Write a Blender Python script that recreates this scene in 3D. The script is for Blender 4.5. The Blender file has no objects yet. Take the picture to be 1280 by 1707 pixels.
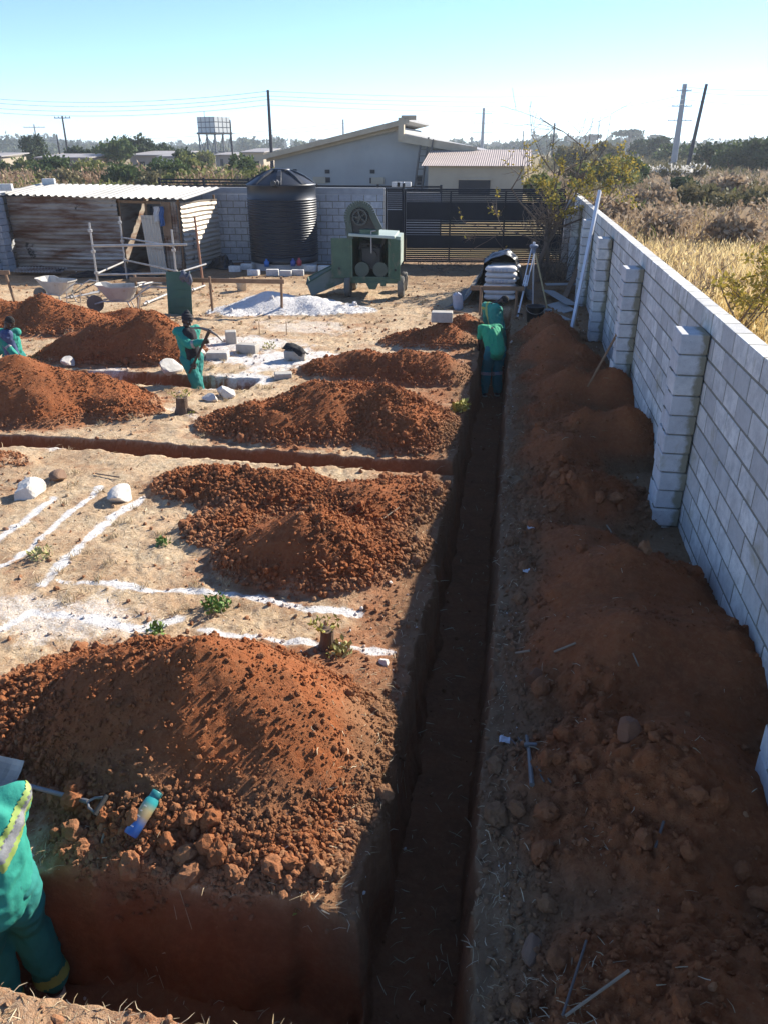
import bpy, math, random
import numpy as np
from mathutils import Vector, Matrix, Quaternion
R = math.radians
rng = np.random.default_rng(7)
random.seed(7)
S = bpy.context.scene
COL = S.collection

# ------------------------------------------------------------------ camera
F, HCAM, HY, VX = 1290.0, 3.6, 246.0, 868.0          # focal length in pixels of the 1280 x 1707 photo, eye height (m), horizon row, vanishing column of the wall
PIT = math.atan((853.5 - HY) / F)
YAW = -math.atan((VX - 640) / math.hypot(F, 853.5 - HY))
def ray(px, py):
    cx = (px - 640) / F; cy = -(py - 853.5) / F
    fx = math.cos(PIT) + cy * math.sin(PIT); z = -math.sin(PIT) + cy * math.cos(PIT)
    return fx * math.sin(YAW) + cx * math.cos(YAW), fx * math.cos(YAW) - cx * math.sin(YAW), z
def G(px, py, z=0.0):                                 # point of the site at height z
    X, Y, Z = ray(px, py); t = (z - HCAM) / Z
    return Vector((X * t, Y * t, z))
def at(px, py, y):                                    # point at distance y along the wall
    X, Y, Z = ray(px, py); t = y / Y
    return Vector((X * t, y, HCAM + Z * t))
cd = bpy.data.cameras.new('camera'); cam = bpy.data.objects.new('camera', cd); COL.objects.link(cam)
cam.location = (0, 0, HCAM); cam.rotation_euler = (math.pi / 2 - PIT, 0, -YAW)
cd.sensor_fit = 'VERTICAL'; cd.sensor_height = 36; cd.lens = F / 1707 * 36
cd.clip_start = 0.05; cd.clip_end = 6000
S.camera = cam

# ------------------------------------------------------------------ light
SUN_AZ, SUN_EL = R(43), R(30.2)
sd = Vector((math.sin(SUN_AZ) * math.cos(SUN_EL), math.cos(SUN_AZ) * math.cos(SUN_EL), math.sin(SUN_EL)))
sl = bpy.data.lights.new('sun', 'SUN'); so = bpy.data.objects.new('sun', sl); COL.objects.link(so)
sl.energy = 4.8; sl.angle = R(0.5); sl.color = (1.0, 0.93, 0.82)
so.rotation_euler = sd.to_track_quat('Z', 'Y').to_euler(); so.location = (30, 30, 40)
W = bpy.data.worlds.new("World"); S.world = W; W.use_nodes = True
nt = W.node_tree; bg = nt.nodes['Background']
sky = nt.nodes.new('ShaderNodeTexSky'); sky.sky_type = 'NISHITA'; sky.sun_disc = False
sky.sun_elevation = SUN_EL; sky.sun_rotation = SUN_AZ; sky.altitude = 2200; sky.air_density = 0.75; sky.dust_density = 0.05; sky.ozone_density = 3.5
tn_sky = nt.nodes.new('ShaderNodeMix'); tn_sky.data_type = 'RGBA'; tn_sky.blend_type = 'MULTIPLY'; tn_sky.inputs[0].default_value = 1; tn_sky.inputs[7].default_value = (.88, .91, .96, 1); nt.links.new(sky.outputs[0], tn_sky.inputs[6]); nt.links.new(tn_sky.outputs[2], bg.inputs[0]); bg.inputs[1].default_value = 0.118
S.view_settings.view_transform = 'Standard'; S.view_settings.look = 'None'; S.view_settings.exposure = 1.2; S.view_settings.gamma = 1
S.cycles.max_bounces = 6; S.cycles.volume_bounces = 0
HAZE = 0.0005

# ------------------------------------------------------------------ noise
def _h(i, j, k=0, s=0):
    n = (i.astype(np.int64) * 374761393 + j.astype(np.int64) * 668265263 + np.int64(s) * 974711 + (np.asarray(k).astype(np.int64)) * 2147483647) & 0x7fffffff
    n = ((n ^ (n >> 13)) * 1274126177) & 0x7fffffff
    return ((n ^ (n >> 16)) & 0xffff) / 65535.0
def vn(x, y, s=0):
    xi = np.floor(x); yi = np.floor(y); fx = x - xi; fy = y - yi
    fx = fx * fx * (3 - 2 * fx); fy = fy * fy * (3 - 2 * fy)
    a = _h(xi, yi, 0, s); b = _h(xi + 1, yi, 0, s); c = _h(xi, yi + 1, 0, s); d = _h(xi + 1, yi + 1, 0, s)
    return (a * (1 - fx) + b * fx) * (1 - fy) + (c * (1 - fx) + d * fx) * fy
def vn3(x, y, z, s=0):
    zi = np.floor(z); fz = z - zi; fz = fz * fz * (3 - 2 * fz)
    o = zi * 37.77; o2 = (zi + 1) * 37.77
    return vn(x + o, y + np.floor(o) * 1.7, s) * (1 - fz) + vn(x + o2, y + np.floor(o2) * 1.7, s) * fz
def fbm(x, y, o=4, s=0):
    r = 0; a = 1; t = 0
    for i in range(o):
        r = r + a * vn(x * 2 ** i + 17.3 * i, y * 2 ** i - 9.1 * i, s + i); t += a; a *= .5
    return r / t * 2 - 1
def fbm3(x, y, z, o=3, s=0):
    r = 0; a = 1; t = 0
    for i in range(o):
        r = r + a * vn3(x * 2 ** i + 3.1 * i, y * 2 ** i, z * 2 ** i, s + i); t += a; a *= .5
    return r / t * 2 - 1
def lumps(x, y, c, s=0):                               # rounded clods on a jittered grid of cell c, heights 0..1
    u = x / c; v = y / c; ui = np.floor(u); vi = np.floor(v); best = np.zeros_like(x)
    for di in (-1, 0, 1):
        for dj in (-1, 0, 1):
            a = ui + di; b = vi + dj
            px = a + _h(a, b, 1, s); py = b + _h(a, b, 2, s); r = .25 + .5 * _h(a, b, 3, s) ** 2
            d2 = ((u - px) ** 2 + (v - py) ** 2) / (r * r)
            best = np.maximum(best, np.sqrt(np.clip(1 - d2, 0, 1)) * r)
    return best
def sst(a, b, x):
    t = np.clip((x - a) / (b - a), 0, 1); return t * t * (3 - 2 * t)

# ------------------------------------------------------------------ mesh builder
class MB:
    def __init__(s): s.v = []; s.n = 0; s.lt = []; s.li = []; s.t = []; s.M = None
    def add(s, V, Fs, tint=0.0, M=None):
        V = np.asarray(V, float).reshape(-1, 3)
        if M is not None: A = np.array(M); V = V @ A[:3, :3].T + A[:3, 3]
        if s.M is not None: A = np.array(s.M); V = V @ A[:3, :3].T + A[:3, 3]
        s.v.append(V); s.t.append(np.broadcast_to(np.asarray(tint, float), (len(V),)))
        if isinstance(Fs, np.ndarray):
            s.lt.append(np.full(len(Fs), Fs.shape[1], np.int32)); s.li.append((Fs + s.n).ravel().astype(np.int32))
        else:
            s.lt.append(np.array([len(f) for f in Fs], np.int32)); s.li.append(np.array([i + s.n for f in Fs for i in f], np.int32))
        s.n += len(V)
    def box(s, c, d, rot=None, bev=0.0, tint=0.0):
        h = np.array(d, float) / 2; c = np.array(c, float)
        if bev <= 0:
            V = np.array([[x, y, z] for x in (-1, 1) for y in (-1, 1) for z in (-1, 1)]) * h
            Fs = [(0, 1, 3, 2), (4, 6, 7, 5), (0, 4, 5, 1), (2, 3, 7, 6), (0, 2, 6, 4), (1, 5, 7, 3)]
        else:
            b = min(bev, h.min() * .9); V = []; ix = {}
            for x in (-1, 1):
                for y in (-1, 1):
                    for z in (-1, 1):
                        for k in range(3):
                            p = np.array([x, y, z]) * h; q = np.array([x, y, z]) * b
                            for m in range(3):
                                if m != k: p[m] -= q[m]
                            ix[(x, y, z, k)] = len(V); V.append(p)
            Fs = []
            def ring(k, sg):
                o = [m for m in range(3) if m != k]; r = []
                for (a, bb) in ((-1, -1), (1, -1), (1, 1), (-1, 1)):
                    t = [0, 0, 0]; t[k] = sg; t[o[0]] = a; t[o[1]] = bb; r.append(ix[(*t, k)])
                return r
            for k in range(3):
                for sg in (-1, 1):
                    r = ring(k, sg); Fs.append(r if (sg > 0) != (k == 1) else r[::-1])
            for k in range(3):
                o = [m for m in range(3) if m != k]
                for a in (-1, 1):
                    for bb in (-1, 1):
                        t0 = [0, 0, 0]; t1 = [0, 0, 0]; t0[k] = -1; t1[k] = 1
                        for t in (t0, t1): t[o[0]] = a; t[o[1]] = bb
                        Fs.append([ix[(*t0, o[0])], ix[(*t1, o[0])], ix[(*t1, o[1])], ix[(*t0, o[1])]])
            for x in (-1, 1):
                for y in (-1, 1):
                    for z in (-1, 1): Fs.append([ix[(x, y, z, k)] for k in range(3)])
            V = np.array(V)
        if rot is not None: V = V @ np.array(rot)[:3, :3].T
        s.add(V + c, Fs, tint)
    def beam(s, a, b, w, h, up=(0, 0, 1), bev=0.0, tint=0.0):
        a = Vector(a); b = Vector(b); y = (b - a); L = y.length; y.normalize(); u = Vector(up)
        if abs(y.dot(u)) > .98: u = Vector((1, 0, 0))
        x = y.cross(u).normalized(); z = x.cross(y)
        s.box((a + b) / 2, (w, L, h), Matrix((x, y, z)).transposed(), bev, tint)
    def tube(s, P, r, n=8, cap=True, tint=0.0):
        P = [Vector(p) for p in P]; m = len(P)
        if not hasattr(r, '__len__'): r = [r] * m
        V = []; up = None
        for i in range(m):
            t = (P[min(i + 1, m - 1)] - P[max(i - 1, 0)]).normalized()
            if up is None:
                up = Vector((0, 0, 1)) if abs(t.z) < .9 else Vector((1, 0, 0))
            x = t.cross(up).normalized(); up = x.cross(t).normalized()
            for k in range(n):
                a = 2 * math.pi * k / n; V.append(P[i] + (x * math.cos(a) + up * math.sin(a)) * r[i])
        Fs = [(i * n + k, i * n + (k + 1) % n, (i + 1) * n + (k + 1) % n, (i + 1) * n + k) for i in range(m - 1) for k in range(n)]
        if cap: Fs += [tuple(range(n - 1, -1, -1)), tuple(range((m - 1) * n, m * n))]
        s.add(np.array([tuple(v) for v in V]), Fs, tint)
    def lathe(s, prof, n=24, M=None, tint=0.0):
        V = [(r * math.cos(2 * math.pi * k / n), r * math.sin(2 * math.pi * k / n), z) for r, z in prof for k in range(n)]
        Fs = [(i * n + k, i * n + (k + 1) % n, (i + 1) * n + (k + 1) % n, (i + 1) * n + k) for i in range(len(prof) - 1) for k in range(n)]
        s.add(V, Fs, tint, M)
    def ell(s, c, r, rot=None, n=12, m=8, tint=0.0):
        V = [(0, 0, -1)] + [(math.sin(math.pi * j / m) * math.cos(2 * math.pi * k / n), math.sin(math.pi * j / m) * math.sin(2 * math.pi * k / n), -math.cos(math.pi * j / m)) for j in range(1, m) for k in range(n)] + [(0, 0, 1)]
        V = np.array(V) * np.array(r)
        if rot is not None: V = V @ np.array(rot)[:3, :3].T
        e = len(V) - 1
        Fs = [(0, 1 + (k + 1) % n, 1 + k) for k in range(n)] + [(1 + j * n + k, 1 + j * n + (k + 1) % n, 1 + (j + 1) * n + (k + 1) % n, 1 + (j + 1) * n + k) for j in range(m - 2) for k in range(n)] + [(e, 1 + (m - 2) * n + k, 1 + (m - 2) * n + (k + 1) % n) for k in range(n)]
        s.add(V + np.array(c), Fs, tint)
    def capsule(s, a, b, ra, rb, n=12):
        a = Vector(a); b = Vector(b); d = b - a; L = max(d.length, 1e-5); d.normalize()
        P = []; rr = []
        for t in (-90, -60, -30, 0): P.append(a + d * (ra * math.sin(R(t)))); rr.append(max(ra * math.cos(R(t)), 1e-4))
        for t in (0, 30, 60, 90): P.append(b + d * (rb * math.sin(R(t)))); rr.append(max(rb * math.cos(R(t)), 1e-4))
        s.tube(P, rr, n)
    def prism(s, poly, d0, d1, M=None, tint=0.0):       # polygon in (x, z), extruded along y from d0 to d1
        n = len(poly); V = [(x, d0, z) for x, z in poly] + [(x, d1, z) for x, z in poly]
        Fs = [tuple(range(n)), tuple(range(2 * n - 1, n - 1, -1))] + [(k, n + k, n + (k + 1) % n, (k + 1) % n) for k in range(n)]
        s.add(V, Fs, tint, M)
    def grid(s, P, tint=0.0, thick=0.0):                # P: (nu, nv, 3)
        P = np.asarray(P, float); nu, nv = P.shape[:2]
        i = np.arange(nu * nv).reshape(nu, nv)
        Q = np.stack([i[:-1, :-1], i[1:, :-1], i[1:, 1:], i[:-1, 1:]], -1).reshape(-1, 4)
        if thick:
            du = np.gradient(P, axis=0); dv = np.gradient(P, axis=1); N = np.cross(du, dv); N /= np.linalg.norm(N, axis=2, keepdims=True) + 1e-9
            P2 = P - N * thick; n = nu * nv
            per = np.concatenate([i[:, 0], i[-1, 1:], i[-2::-1, -1], i[0, -2:0:-1]])
            e = np.stack([per, np.roll(per, -1), np.roll(per, -1) + n, per + n], -1)
            s.add(np.concatenate([P.reshape(-1, 3), P2.reshape(-1, 3)]), np.concatenate([Q, Q[:, ::-1] + n, e[:, ::-1]]), tint)
        else: s.add(P.reshape(-1, 3), Q, tint)
    def mesh(s, name):
        me = bpy.data.meshes.new(name); V = np.concatenate(s.v); lt = np.concatenate(s.lt); li = np.concatenate(s.li)
        me.vertices.add(len(V)); me.vertices.foreach_set('co', V.astype(np.float32).ravel())
        me.loops.add(len(li)); me.loops.foreach_set('vertex_index', li)
        me.polygons.add(len(lt)); ls = np.zeros(len(lt), np.int32); ls[1:] = np.cumsum(lt)[:-1]
        me.polygons.foreach_set('loop_start', ls); me.polygons.foreach_set('loop_total', lt)
        a = me.attributes.new('tint', 'FLOAT', 'POINT'); a.data.foreach_set('value', np.concatenate(s.t).astype(np.float32))
        me.update(calc_edges=True); me.validate(); return me
    def build(s, name, mat, parent=None, smooth=False):
        me = s.mesh(name); me.materials.append(mat)
        me.polygons.foreach_set('use_smooth', np.full(len(me.polygons), bool(smooth)))
        o = bpy.data.objects.new(name, me); COL.objects.link(o)
        if parent is not None: o.parent = parent
        return o
def tag(o, label=None, cat=None, group=None, kind=None):
    if label: o['label'] = label
    if cat: o['category'] = cat
    if group: o['group'] = group
    if kind: o['kind'] = kind
    return o
def thing(name, label, cat, loc=(0, 0, 0), rz=0.0, group=None):
    o = bpy.data.objects.new(name, None); COL.objects.link(o); o.location = loc; o.rotation_euler = (0, 0, rz); o.empty_display_size = .1
    return tag(o, label, cat, group)
def centre(o):                                           # move a mesh thing's origin to its base
    me = o.data; n = len(me.vertices); c = np.empty(n * 3, np.float32); me.vertices.foreach_get('co', c); c = c.reshape(-1, 3)
    b = np.array([(c[:, 0].min() + c[:, 0].max()) / 2, (c[:, 1].min() + c[:, 1].max()) / 2, c[:, 2].min()], np.float32)
    me.vertices.foreach_set('co', (c - b).ravel()); o.location = b.tolist(); me.update(); return o
def copy_tree(o, parent=None):
    c = o.copy(); COL.objects.link(c)
    if parent is not None: c.parent = parent
    for ch in [q for q in COL.objects if q.parent == o]: copy_tree(ch, c)
    return c

# ------------------------------------------------------------------ materials
def nodes(name):
    m = bpy.data.materials.new(name); m.use_nodes = True; t = m.node_tree; return m, t, t.nodes['Principled BSDF']
def N(t, ty, **k):
    n = t.nodes.new(ty)
    for a, b in k.items(): setattr(n, a, b)
    return n
def noise(t, scale, detail=6, rough=.6, co=None, dist=0.0):
    n = N(t, 'ShaderNodeTexNoise'); n.inputs['Scale'].default_value = scale; n.inputs['Detail'].default_value = detail; n.inputs['Roughness'].default_value = rough; n.inputs['Distortion'].default_value = dist
    if co is not None: t.links.new(co, n.inputs['Vector'])
    return n.outputs['Fac']
def ramp(t, fac, stops):
    n = N(t, 'ShaderNodeValToRGB'); e = n.color_ramp.elements
    while len(e) < len(stops): e.new(.5)
    for q, (p, c) in zip(e, stops): q.position = p; q.color = (*c, 1) if len(c) == 3 else c
    t.links.new(fac, n.inputs[0]); return n.outputs[0]
def mixc(t, fac, a, b, mode='MIX'):
    n = N(t, 'ShaderNodeMix', data_type='RGBA', blend_type=mode)
    for i, v in ((0, fac), (6, a), (7, b)):
        if isinstance(v, (int, float)): n.inputs[i].default_value = v
        elif isinstance(v, tuple): n.inputs[i].default_value = (*v, 1)
        else: t.links.new(v, n.inputs[i])
    return n.outputs[2]
def mathn(t, op, a, b=None, clamp=False):
    n = N(t, 'ShaderNodeMath', operation=op); n.use_clamp = clamp
    for i, v in ((0, a), (1, b)):
        if v is None: continue
        if isinstance(v, (int, float)): n.inputs[i].default_value = v
        else: t.links.new(v, n.inputs[i])
    return n.outputs[0]
def bump(t, b, h, strength=.4, dist=.01):
    n = N(t, 'ShaderNodeBump'); n.inputs['Strength'].default_value = strength; n.inputs['Distance'].default_value = dist
    t.links.new(h, n.inputs['Height']); t.links.new(n.outputs[0], b.inputs['Normal']); return n
def pm(name, c, c2=None, rough=.75, sc=6, bs=0.0, bsc=60, metal=0.0, tint=None, dirt=None, dsc=2.5, dth=.5, spec=None):
    """c/c2 mottled by noise, tint: colour taken in by the mesh's tint attribute, dirt: patches of another colour"""
    m, t, b = nodes(name); co = N(t, 'ShaderNodeTexCoord').outputs['Object']
    c2 = c2 or tuple(q * .75 for q in c)
    col = mixc(t, ramp(t, noise(t, sc, co=co), [(.3, (0, 0, 0)), (.7, (1, 1, 1))]), c, c2)
    if tint:
        a = N(t, 'ShaderNodeAttribute', attribute_name='tint').outputs['Fac']
        col = mixc(t, a, col, tint)
    if dirt:
        col = mixc(t, ramp(t, noise(t, dsc, 8, .65, co), [(dth, (0, 0, 0)), (min(dth + .12, 1), (1, 1, 1))]), col, dirt)
    t.links.new(col, b.inputs['Base Color']); b.inputs['Roughness'].default_value = rough; b.inputs['Metallic'].default_value = metal
    if spec is not None: b.inputs['Specular IOR Level'].default_value = spec
    if bs: bump(t, b, noise(t, bsc, 5, .6, co), bs, .01)
    return m
# ------------------------------------------------------------------ the site: one height field, cut into ground, trenches and soil heaps
X0, X1, Y0, Y1 = -18.0, 2.9, 1.2, 29.5
def lines(segs):
    o = []
    for a, b, st in segs: o.append(np.arange(a, b - 1e-6, st))
    return np.concatenate(o + [[segs[-1][1]]])
xs = lines([(X0, -9, .055), (-9, -4, .03), (-4, -.72, .016), (-.72, -.40, .006), (-.40, -.02, .016), (-.02, .08, .006), (.08, 2.05, .016), (2.05, X1, .1)])
yl = [Y0]
while yl[-1] < Y1:
    y = yl[-1]; d = max(.013, .0042 * y)
    if 2.56 < y < 2.78 or 2.0 < y < 2.14: d = .006
    if 9.05 < y < 9.3: d = .012
    if 12.4 < y < 12.7: d = .02
    yl.append(y + d)
ys = np.array(yl[:-1] + [Y1])
GX, GY = np.meshgrid(xs, ys, indexing='ij')
# heaps: name -> (lobes (x, y, rx, ry, rotation, h), clods, label)
HEAPS = [
 ('soil_heap', [(-1.78, 3.82, 1.22, 1.0, 0, .86), (-2.5, 3.95, 1.0, .85, 0, .5), (-1.15, 3.75, .8, .85, 0, .40), (-3.0, 4.0, .7, .7, 0, .22), (-1.2, 3.05, .62, .42, 0, .22), (-1.9, 2.95, .7, .4, 0, .10)], 'large red soil heap nearest the camera, with a blue bottle at its foot'),
 ('soil_heap', [(-1.75, 6.35, .92, .74, 0, .54), (-1.4, 7.6, 1.0, .75, 0, .30), (-2.5, 7.75, 1.2, .7, 0, .28), (-3.3, 7.9, .8, .6, 0, .24), (-1.0, 7.95, .7, .6, 0, .22), (-2.7, 6.9, .7, .6, 0, .14), (-1.0, 6.7, .5, .6, 0, .18)], 'red soil heap with smooth front dome and lumpy bank behind, beside the chalk lines'),
 ('soil_heap', [(-2.6, 10.4, 1.30, .95, 0, .68), (-1.6, 10.5, 1.1, .98, 0, .64), (-3.5, 10.05, .85, .68, 0, .42), (-3.1, 9.8, .8, .5, 0, .32), (-1.25, 9.85, .75, .6, 0, .38), (-2.4, 11.4, 1.2, .8, 0, .4)], 'broadest red soil heap, beyond the cross trench and left of the main trench'),
 ('soil_heap', [(-1.7, 13.1, 1.25, .78, 0, .5), (-2.6, 13.2, 1.1, .66, 0, .42), (-1.1, 13.1, .7, .66, 0, .40)], 'long low red soil heap left of the man in the green shirt'),
 ('soil_heap', [(-1.3, 15.6, .85, .7, 0, .46), (-1.9, 15.5, .8, .55, 0, .3)], 'small red soil heap below the white block, left of the main trench'),
 ('soil_heap', [(-.95, 17.2, .55, .7, 0, .36)], 'smallest red soil heap, at the far end of the main trench before the cement bags'),
 ('soil_heap', [(-7.3, 10.5, 1.6, 1.08, 0, .86), (-8.7, 10.5, 1.6, 1.1, 0, .88), (-6.2, 10.7, 1.0, .75, 0, .48), (-5.65, 10.3, .75, .55, 0, .25), (-6.8, 9.95, .9, .6, 0, .38)], 'wide red soil heap at the left edge in front of the two workers'),
 ('soil_heap', [(-7.4, 7.95, 1.3, .55, 0, .32), (-6.4, 8.15, .8, .4, 0, .14)], 'low red soil bank at the left edge on the near side of the cross trench'),
 ('soil_heap', [(-6.6, 13.8, 1.1, .9, 0, .84), (-7.5, 13.6, 1.2, .85, 0, .68), (-8.2, 13.5, .8, .6, 0, .42)], 'red soil heap behind the white stones between the two left hand workers'),
 ('soil_heap', [(-10.1, 15.9, 1.4, 1.05, 0, .80), (-11.3, 15.7, 1.4, 1.05, 0, .78), (-9.2, 15.8, 1.1, .8, 0, .45)], 'brown soil heap at the far left in front of the wheelbarrows'),
 ('soil_heap', [(-8.5, 16.6, 1.1, .65, 0, .34)], 'low dark soil heap below the green metal sheet'),
 ('soil_heap', [(1.1, 2.2, 1.1, 1.2, 0, .44), (1.1, 3.6, 1.1, 1.2, 0, .54), (.55, 3.0, .5, 1.2, 0, .16), (.6, 5.0, .55, 1.2, 0, .22), (.55, 7.0, .5, 1.2, 0, .2), (.9, 8.0, .9, 1.0, 0, .42), (1.05, 4.9, 1.05, 1.0, 0, .62), (1.1, 6.0, 1.05, 1.0, 0, .62), (.85, 6.8, .7, .7, 0, .36), (1.7, 5.0, .8, 1.2, 0, .48)], 'long shaded soil bank in the right foreground between trench and block wall'),
 ('soil_heap', [(.6, 9.4, .6, 1.0, 0, .3), (.75, 9.2, .7, .8, 0, .42), (.75, 10.9, .7, .8, 0, .42), (1.05, 9.9, .95, .85, 0, .62), (1.6, 9.9, .75, .85, 0, .66), (.8, 8.7, .7, .8, 0, .3)], 'shaded soil heap at the wall behind the nearest full pillar'),
 ('soil_heap', [(.75, 12.9, .65, .8, 0, .44), (1.0, 11.9, .9, .8, 0, .66), (1.6, 11.8, .75, .8, 0, .64)], 'shaded soil heap at the foot of the wooden handle on the wall side'),
 ('soil_heap', [(.85, 14.4, .85, 1.2, 0, .76), (.8, 16.0, .8, 1.0, 0, .66), (1.3, 13.8, .6, .8, 0, .5)], 'farthest shaded soil heap on the wall side, before the black bucket'),
 ('sand_heap', [(-5.8, 18.7, 1.2, 1.0, 0, .48), (-4.9, 18.8, 1.3, .85, 0, .36), (-4.0, 18.9, 1.0, .6, 0, .18), (-6.5, 18.2, .8, .8, 0, .2)], 'white heap of crushed stone in front of the green mixer'),
]
def heap_h(x, y, lobes, k):
    w = fbm(x * 1.1, y * 1.1, 4, 40 + k); tot = np.zeros_like(x)
    for (a, b, rx, ry, ro, h) in lobes:
        r = np.sqrt(((x - a) / (rx * .93)) ** 2 + ((y - b) / (ry * .93)) ** 2) + w * .17
        tot += (h * np.clip(1.06 - np.sqrt(r * r + .018), 0, None)) ** 3.0
    return tot ** (1 / 3.0)
hm = np.stack([heap_h(GX, GY, l, k) for k, (_, l, _) in enumerate(HEAPS)])
hm = np.where(hm < .012, 0, hm)
HH = hm.max(0); HID = hm.argmax(0)
base = fbm(GX * .35, GY * .35, 3, 1) * .05 + fbm(GX * 3, GY * 3, 4, 3) * .018
fade = sst(2.05, 2.5, GX); base *= 1 - fade
near = sst(14, 5, GY)
Z = base + HH
onh = sst(.0, .12, HH) * (HID < 15)
Z += onh * (lumps(GX, GY, .13, 5) * .034 + lumps(GX + 3, GY, .06, 6) * .022 + fbm(GX * 12, GY * 12, 4, 9) * .016 + fbm(GX * 3, GY * 3, 2, 10) * .03) * (.35 + .9 * sst(-.25, .3, fbm(GX * 1.4, GY * 1.4, 2, 77))) * (1 + .7 * (GX > .1))
Z += (1 - onh) * (lumps(GX, GY, .2, 8) * .030 * sst(-.1, .4, fbm(GX * .9, GY * .9, 2, 12)) + fbm(GX * 7, GY * 7, 4, 14) * .016 + fbm(GX * 18, GY * 18, 2, 13) * .010)
# loose crumbs round the feet of the heaps
foot = sst(0, .03, HH) * sst(.22, .06, HH) * (HID < 15)
# trenches: signed distance inside, depth
wob = lambda a, s: fbm(a * 1.3, a * 0 + s, 4, s) * .065 + fbm(a * 7, a * 0 + s, 4, s) * .042
def cut(d, D, s):                                        # d > 0 inside
    global Z, TR
    p = sst(-.015, .075, d) * D
    floor = -D + fbm(GX * 2.2, GY * 2.2, 4, 20 + s) * .05
    t = np.minimum(Z, Z * (1 - sst(-.02, .05, d)) + floor * sst(-.015, .075, d))
    TR = np.maximum(TR, sst(-.015, .075, d)); Z = t
TR = np.zeros_like(Z)
sag = sst(.16, .0, np.abs(GX + .66)) * .0
cut(np.minimum(np.minimum(GX + .55 + wob(GY, 21), .035 + wob(GY, 22) * .6 - GX), 19.6 - GY), .80, 1)
cut(np.minimum(np.minimum(GY - 2.05 - wob(GX, 23), 2.68 + wob(GX, 24) - GY), -.5 - GX), .80, 2)
cut(np.minimum(np.minimum(GY - 8.76 - wob(GX, 25), 9.17 + wob(GX, 26) - GY), -.5 - GX), .55, 3)
cut(np.minimum(np.minimum(np.minimum(GY - 11.85 - wob(GX, 27), 12.55 + wob(GX, 28) - GY), -4.15 - GX), GX + 12), .5, 4)
edge = sst(X0, X0 + .6, GX) * sst(Y0, Y0 + .03, GY) * sst(Y1, Y1 - .5, GY) * sst(X1, X1 - .4, GX)
Z *= edge
# wall roughness: push steep parts sideways
zx = np.gradient(Z, axis=0) / np.gradient(GX, axis=0); zy = np.gradient(Z, axis=1) / np.gradient(GY, axis=1)
st = sst(.8, 3, np.hypot(zx, zy)) * TR
PX = GX + st * (fbm3(GX * 4, GY * 4, Z * 4, 5, 60) * .09 + fbm(GY * 9 + GX * 5, Z * 2, 3, 62) * .03); PY = GY + st * (fbm3(GX * 4 + 9, GY * 4, Z * 4, 5, 61) * .09 + fbm(GX * 9 + GY * 5, Z * 2, 3, 63) * .03)
# zones: r red soil, g lime, b grey-brown topsoil
n1 = fbm(GX * 2.5, GY * 2.5, 5, 30); n2 = fbm(GX * 9, GY * 9, 4, 31)
red = sst(.0, .10, HH + n1 * .05 + n2 * .05) * (HID < 15)
spill = np.clip(heap_h(GX, GY, [(a, b, rx * 1.5, ry * 1.5, 0, h) for _, l, _ in HEAPS[:15] for (a, b, rx, ry, _, h) in l], 90), 0, 1)
red = np.maximum(red, sst(.05, .30, spill + n2 * .16 + n1 * .14) * .85)
red = np.maximum(red, .75 * sst(-1.9, -1.0, GX + n1 * .6 + n2 * .3) * (GX < -.4) * sst(18, 15, GY))
red = np.maximum(red, sst(.0, .06, TR)); red = np.maximum(red, .4 * (GY < 2.1) * (GX < -.4))
topsoil = TR * sst(-.34, -.04, Z + n1 * .06)
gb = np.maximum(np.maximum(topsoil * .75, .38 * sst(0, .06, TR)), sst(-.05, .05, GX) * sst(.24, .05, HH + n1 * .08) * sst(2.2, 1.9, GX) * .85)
gb = np.maximum(gb, sst(21.3, 24.5, GY + n1 * 1.6 + sst(-6, -11, GX) * 1.8) * .75)
gb = np.maximum(gb, sst(.1, .28, HH) * sst(3.35, 2.85, GY + n1 * .3) * (HID == 0) * .8)
gb = np.maximum(gb, sst(-1.0, -.6, GX + n1 * .25) * sst(.1, -.3, GX) * .7 * (TR < .5))
lime = np.zeros_like(Z)
def chalk(P, w, s, k=1.0):
    global lime
    P = [G(px, py) for px, py in P]
    for a, b in zip(P[:-1], P[1:]):
        ax, ay, bx, by = a.x, a.y, b.x, b.y; L2 = (bx - ax) ** 2 + (by - ay) ** 2
        t = np.clip(((GX - ax) * (bx - ax) + (GY - ay) * (by - ay)) / L2, 0, 1)
        d = np.hypot(GX - ax - t * (bx - ax), GY - ay - t * (by - ay))
        v = sst(w * 1.5, w * .35, d + n2 * w * .9 + n1 * w * .5) * k * sst(-.75, .1, fbm(GX * 5, GY * 5, 4, s) + .35)
        lime = np.maximum(lime, v)
chalk([(-40, 925), (0, 900), (45, 868), (90, 832)], .055, 1); chalk([(-40, 970), (0, 948), (35, 930), (100, 870), (150, 832), (165, 815)], .045, 2)
chalk([(72, 975), (95, 950), (140, 905), (190, 860), (238, 830)], .05, 3)
chalk([(100, 970), (190, 972), (250, 985), (330, 985), (390, 992), (450, 1003), (530, 1015), (600, 1020)], .045, 4)
chalk([(-60, 1085), (0, 1052), (45, 1025), (60, 1022)], .06, 5, .9); chalk([(55, 1020), (140, 1032), (230, 1050), (300, 1032)], .065, 6)
chalk([(335, 1050), (400, 1060), (510, 1072), (580, 1080), (650, 1085)], .04, 7)
chalk([(240, 690), (300, 680), (330, 700)], .1, 8, .5); chalk([(560, 775), (700, 770), (750, 780)], .08, 9, .5)
def patch(px, py, rx, ry, k, s):
    global lime
    p = G(px, py); r = np.hypot((GX - p.x) / rx, (GY - p.y) / ry) + n1 * .5 + n2 * .25
    lime = np.maximum(lime, sst(1.0, .35, r) * k)
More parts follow.
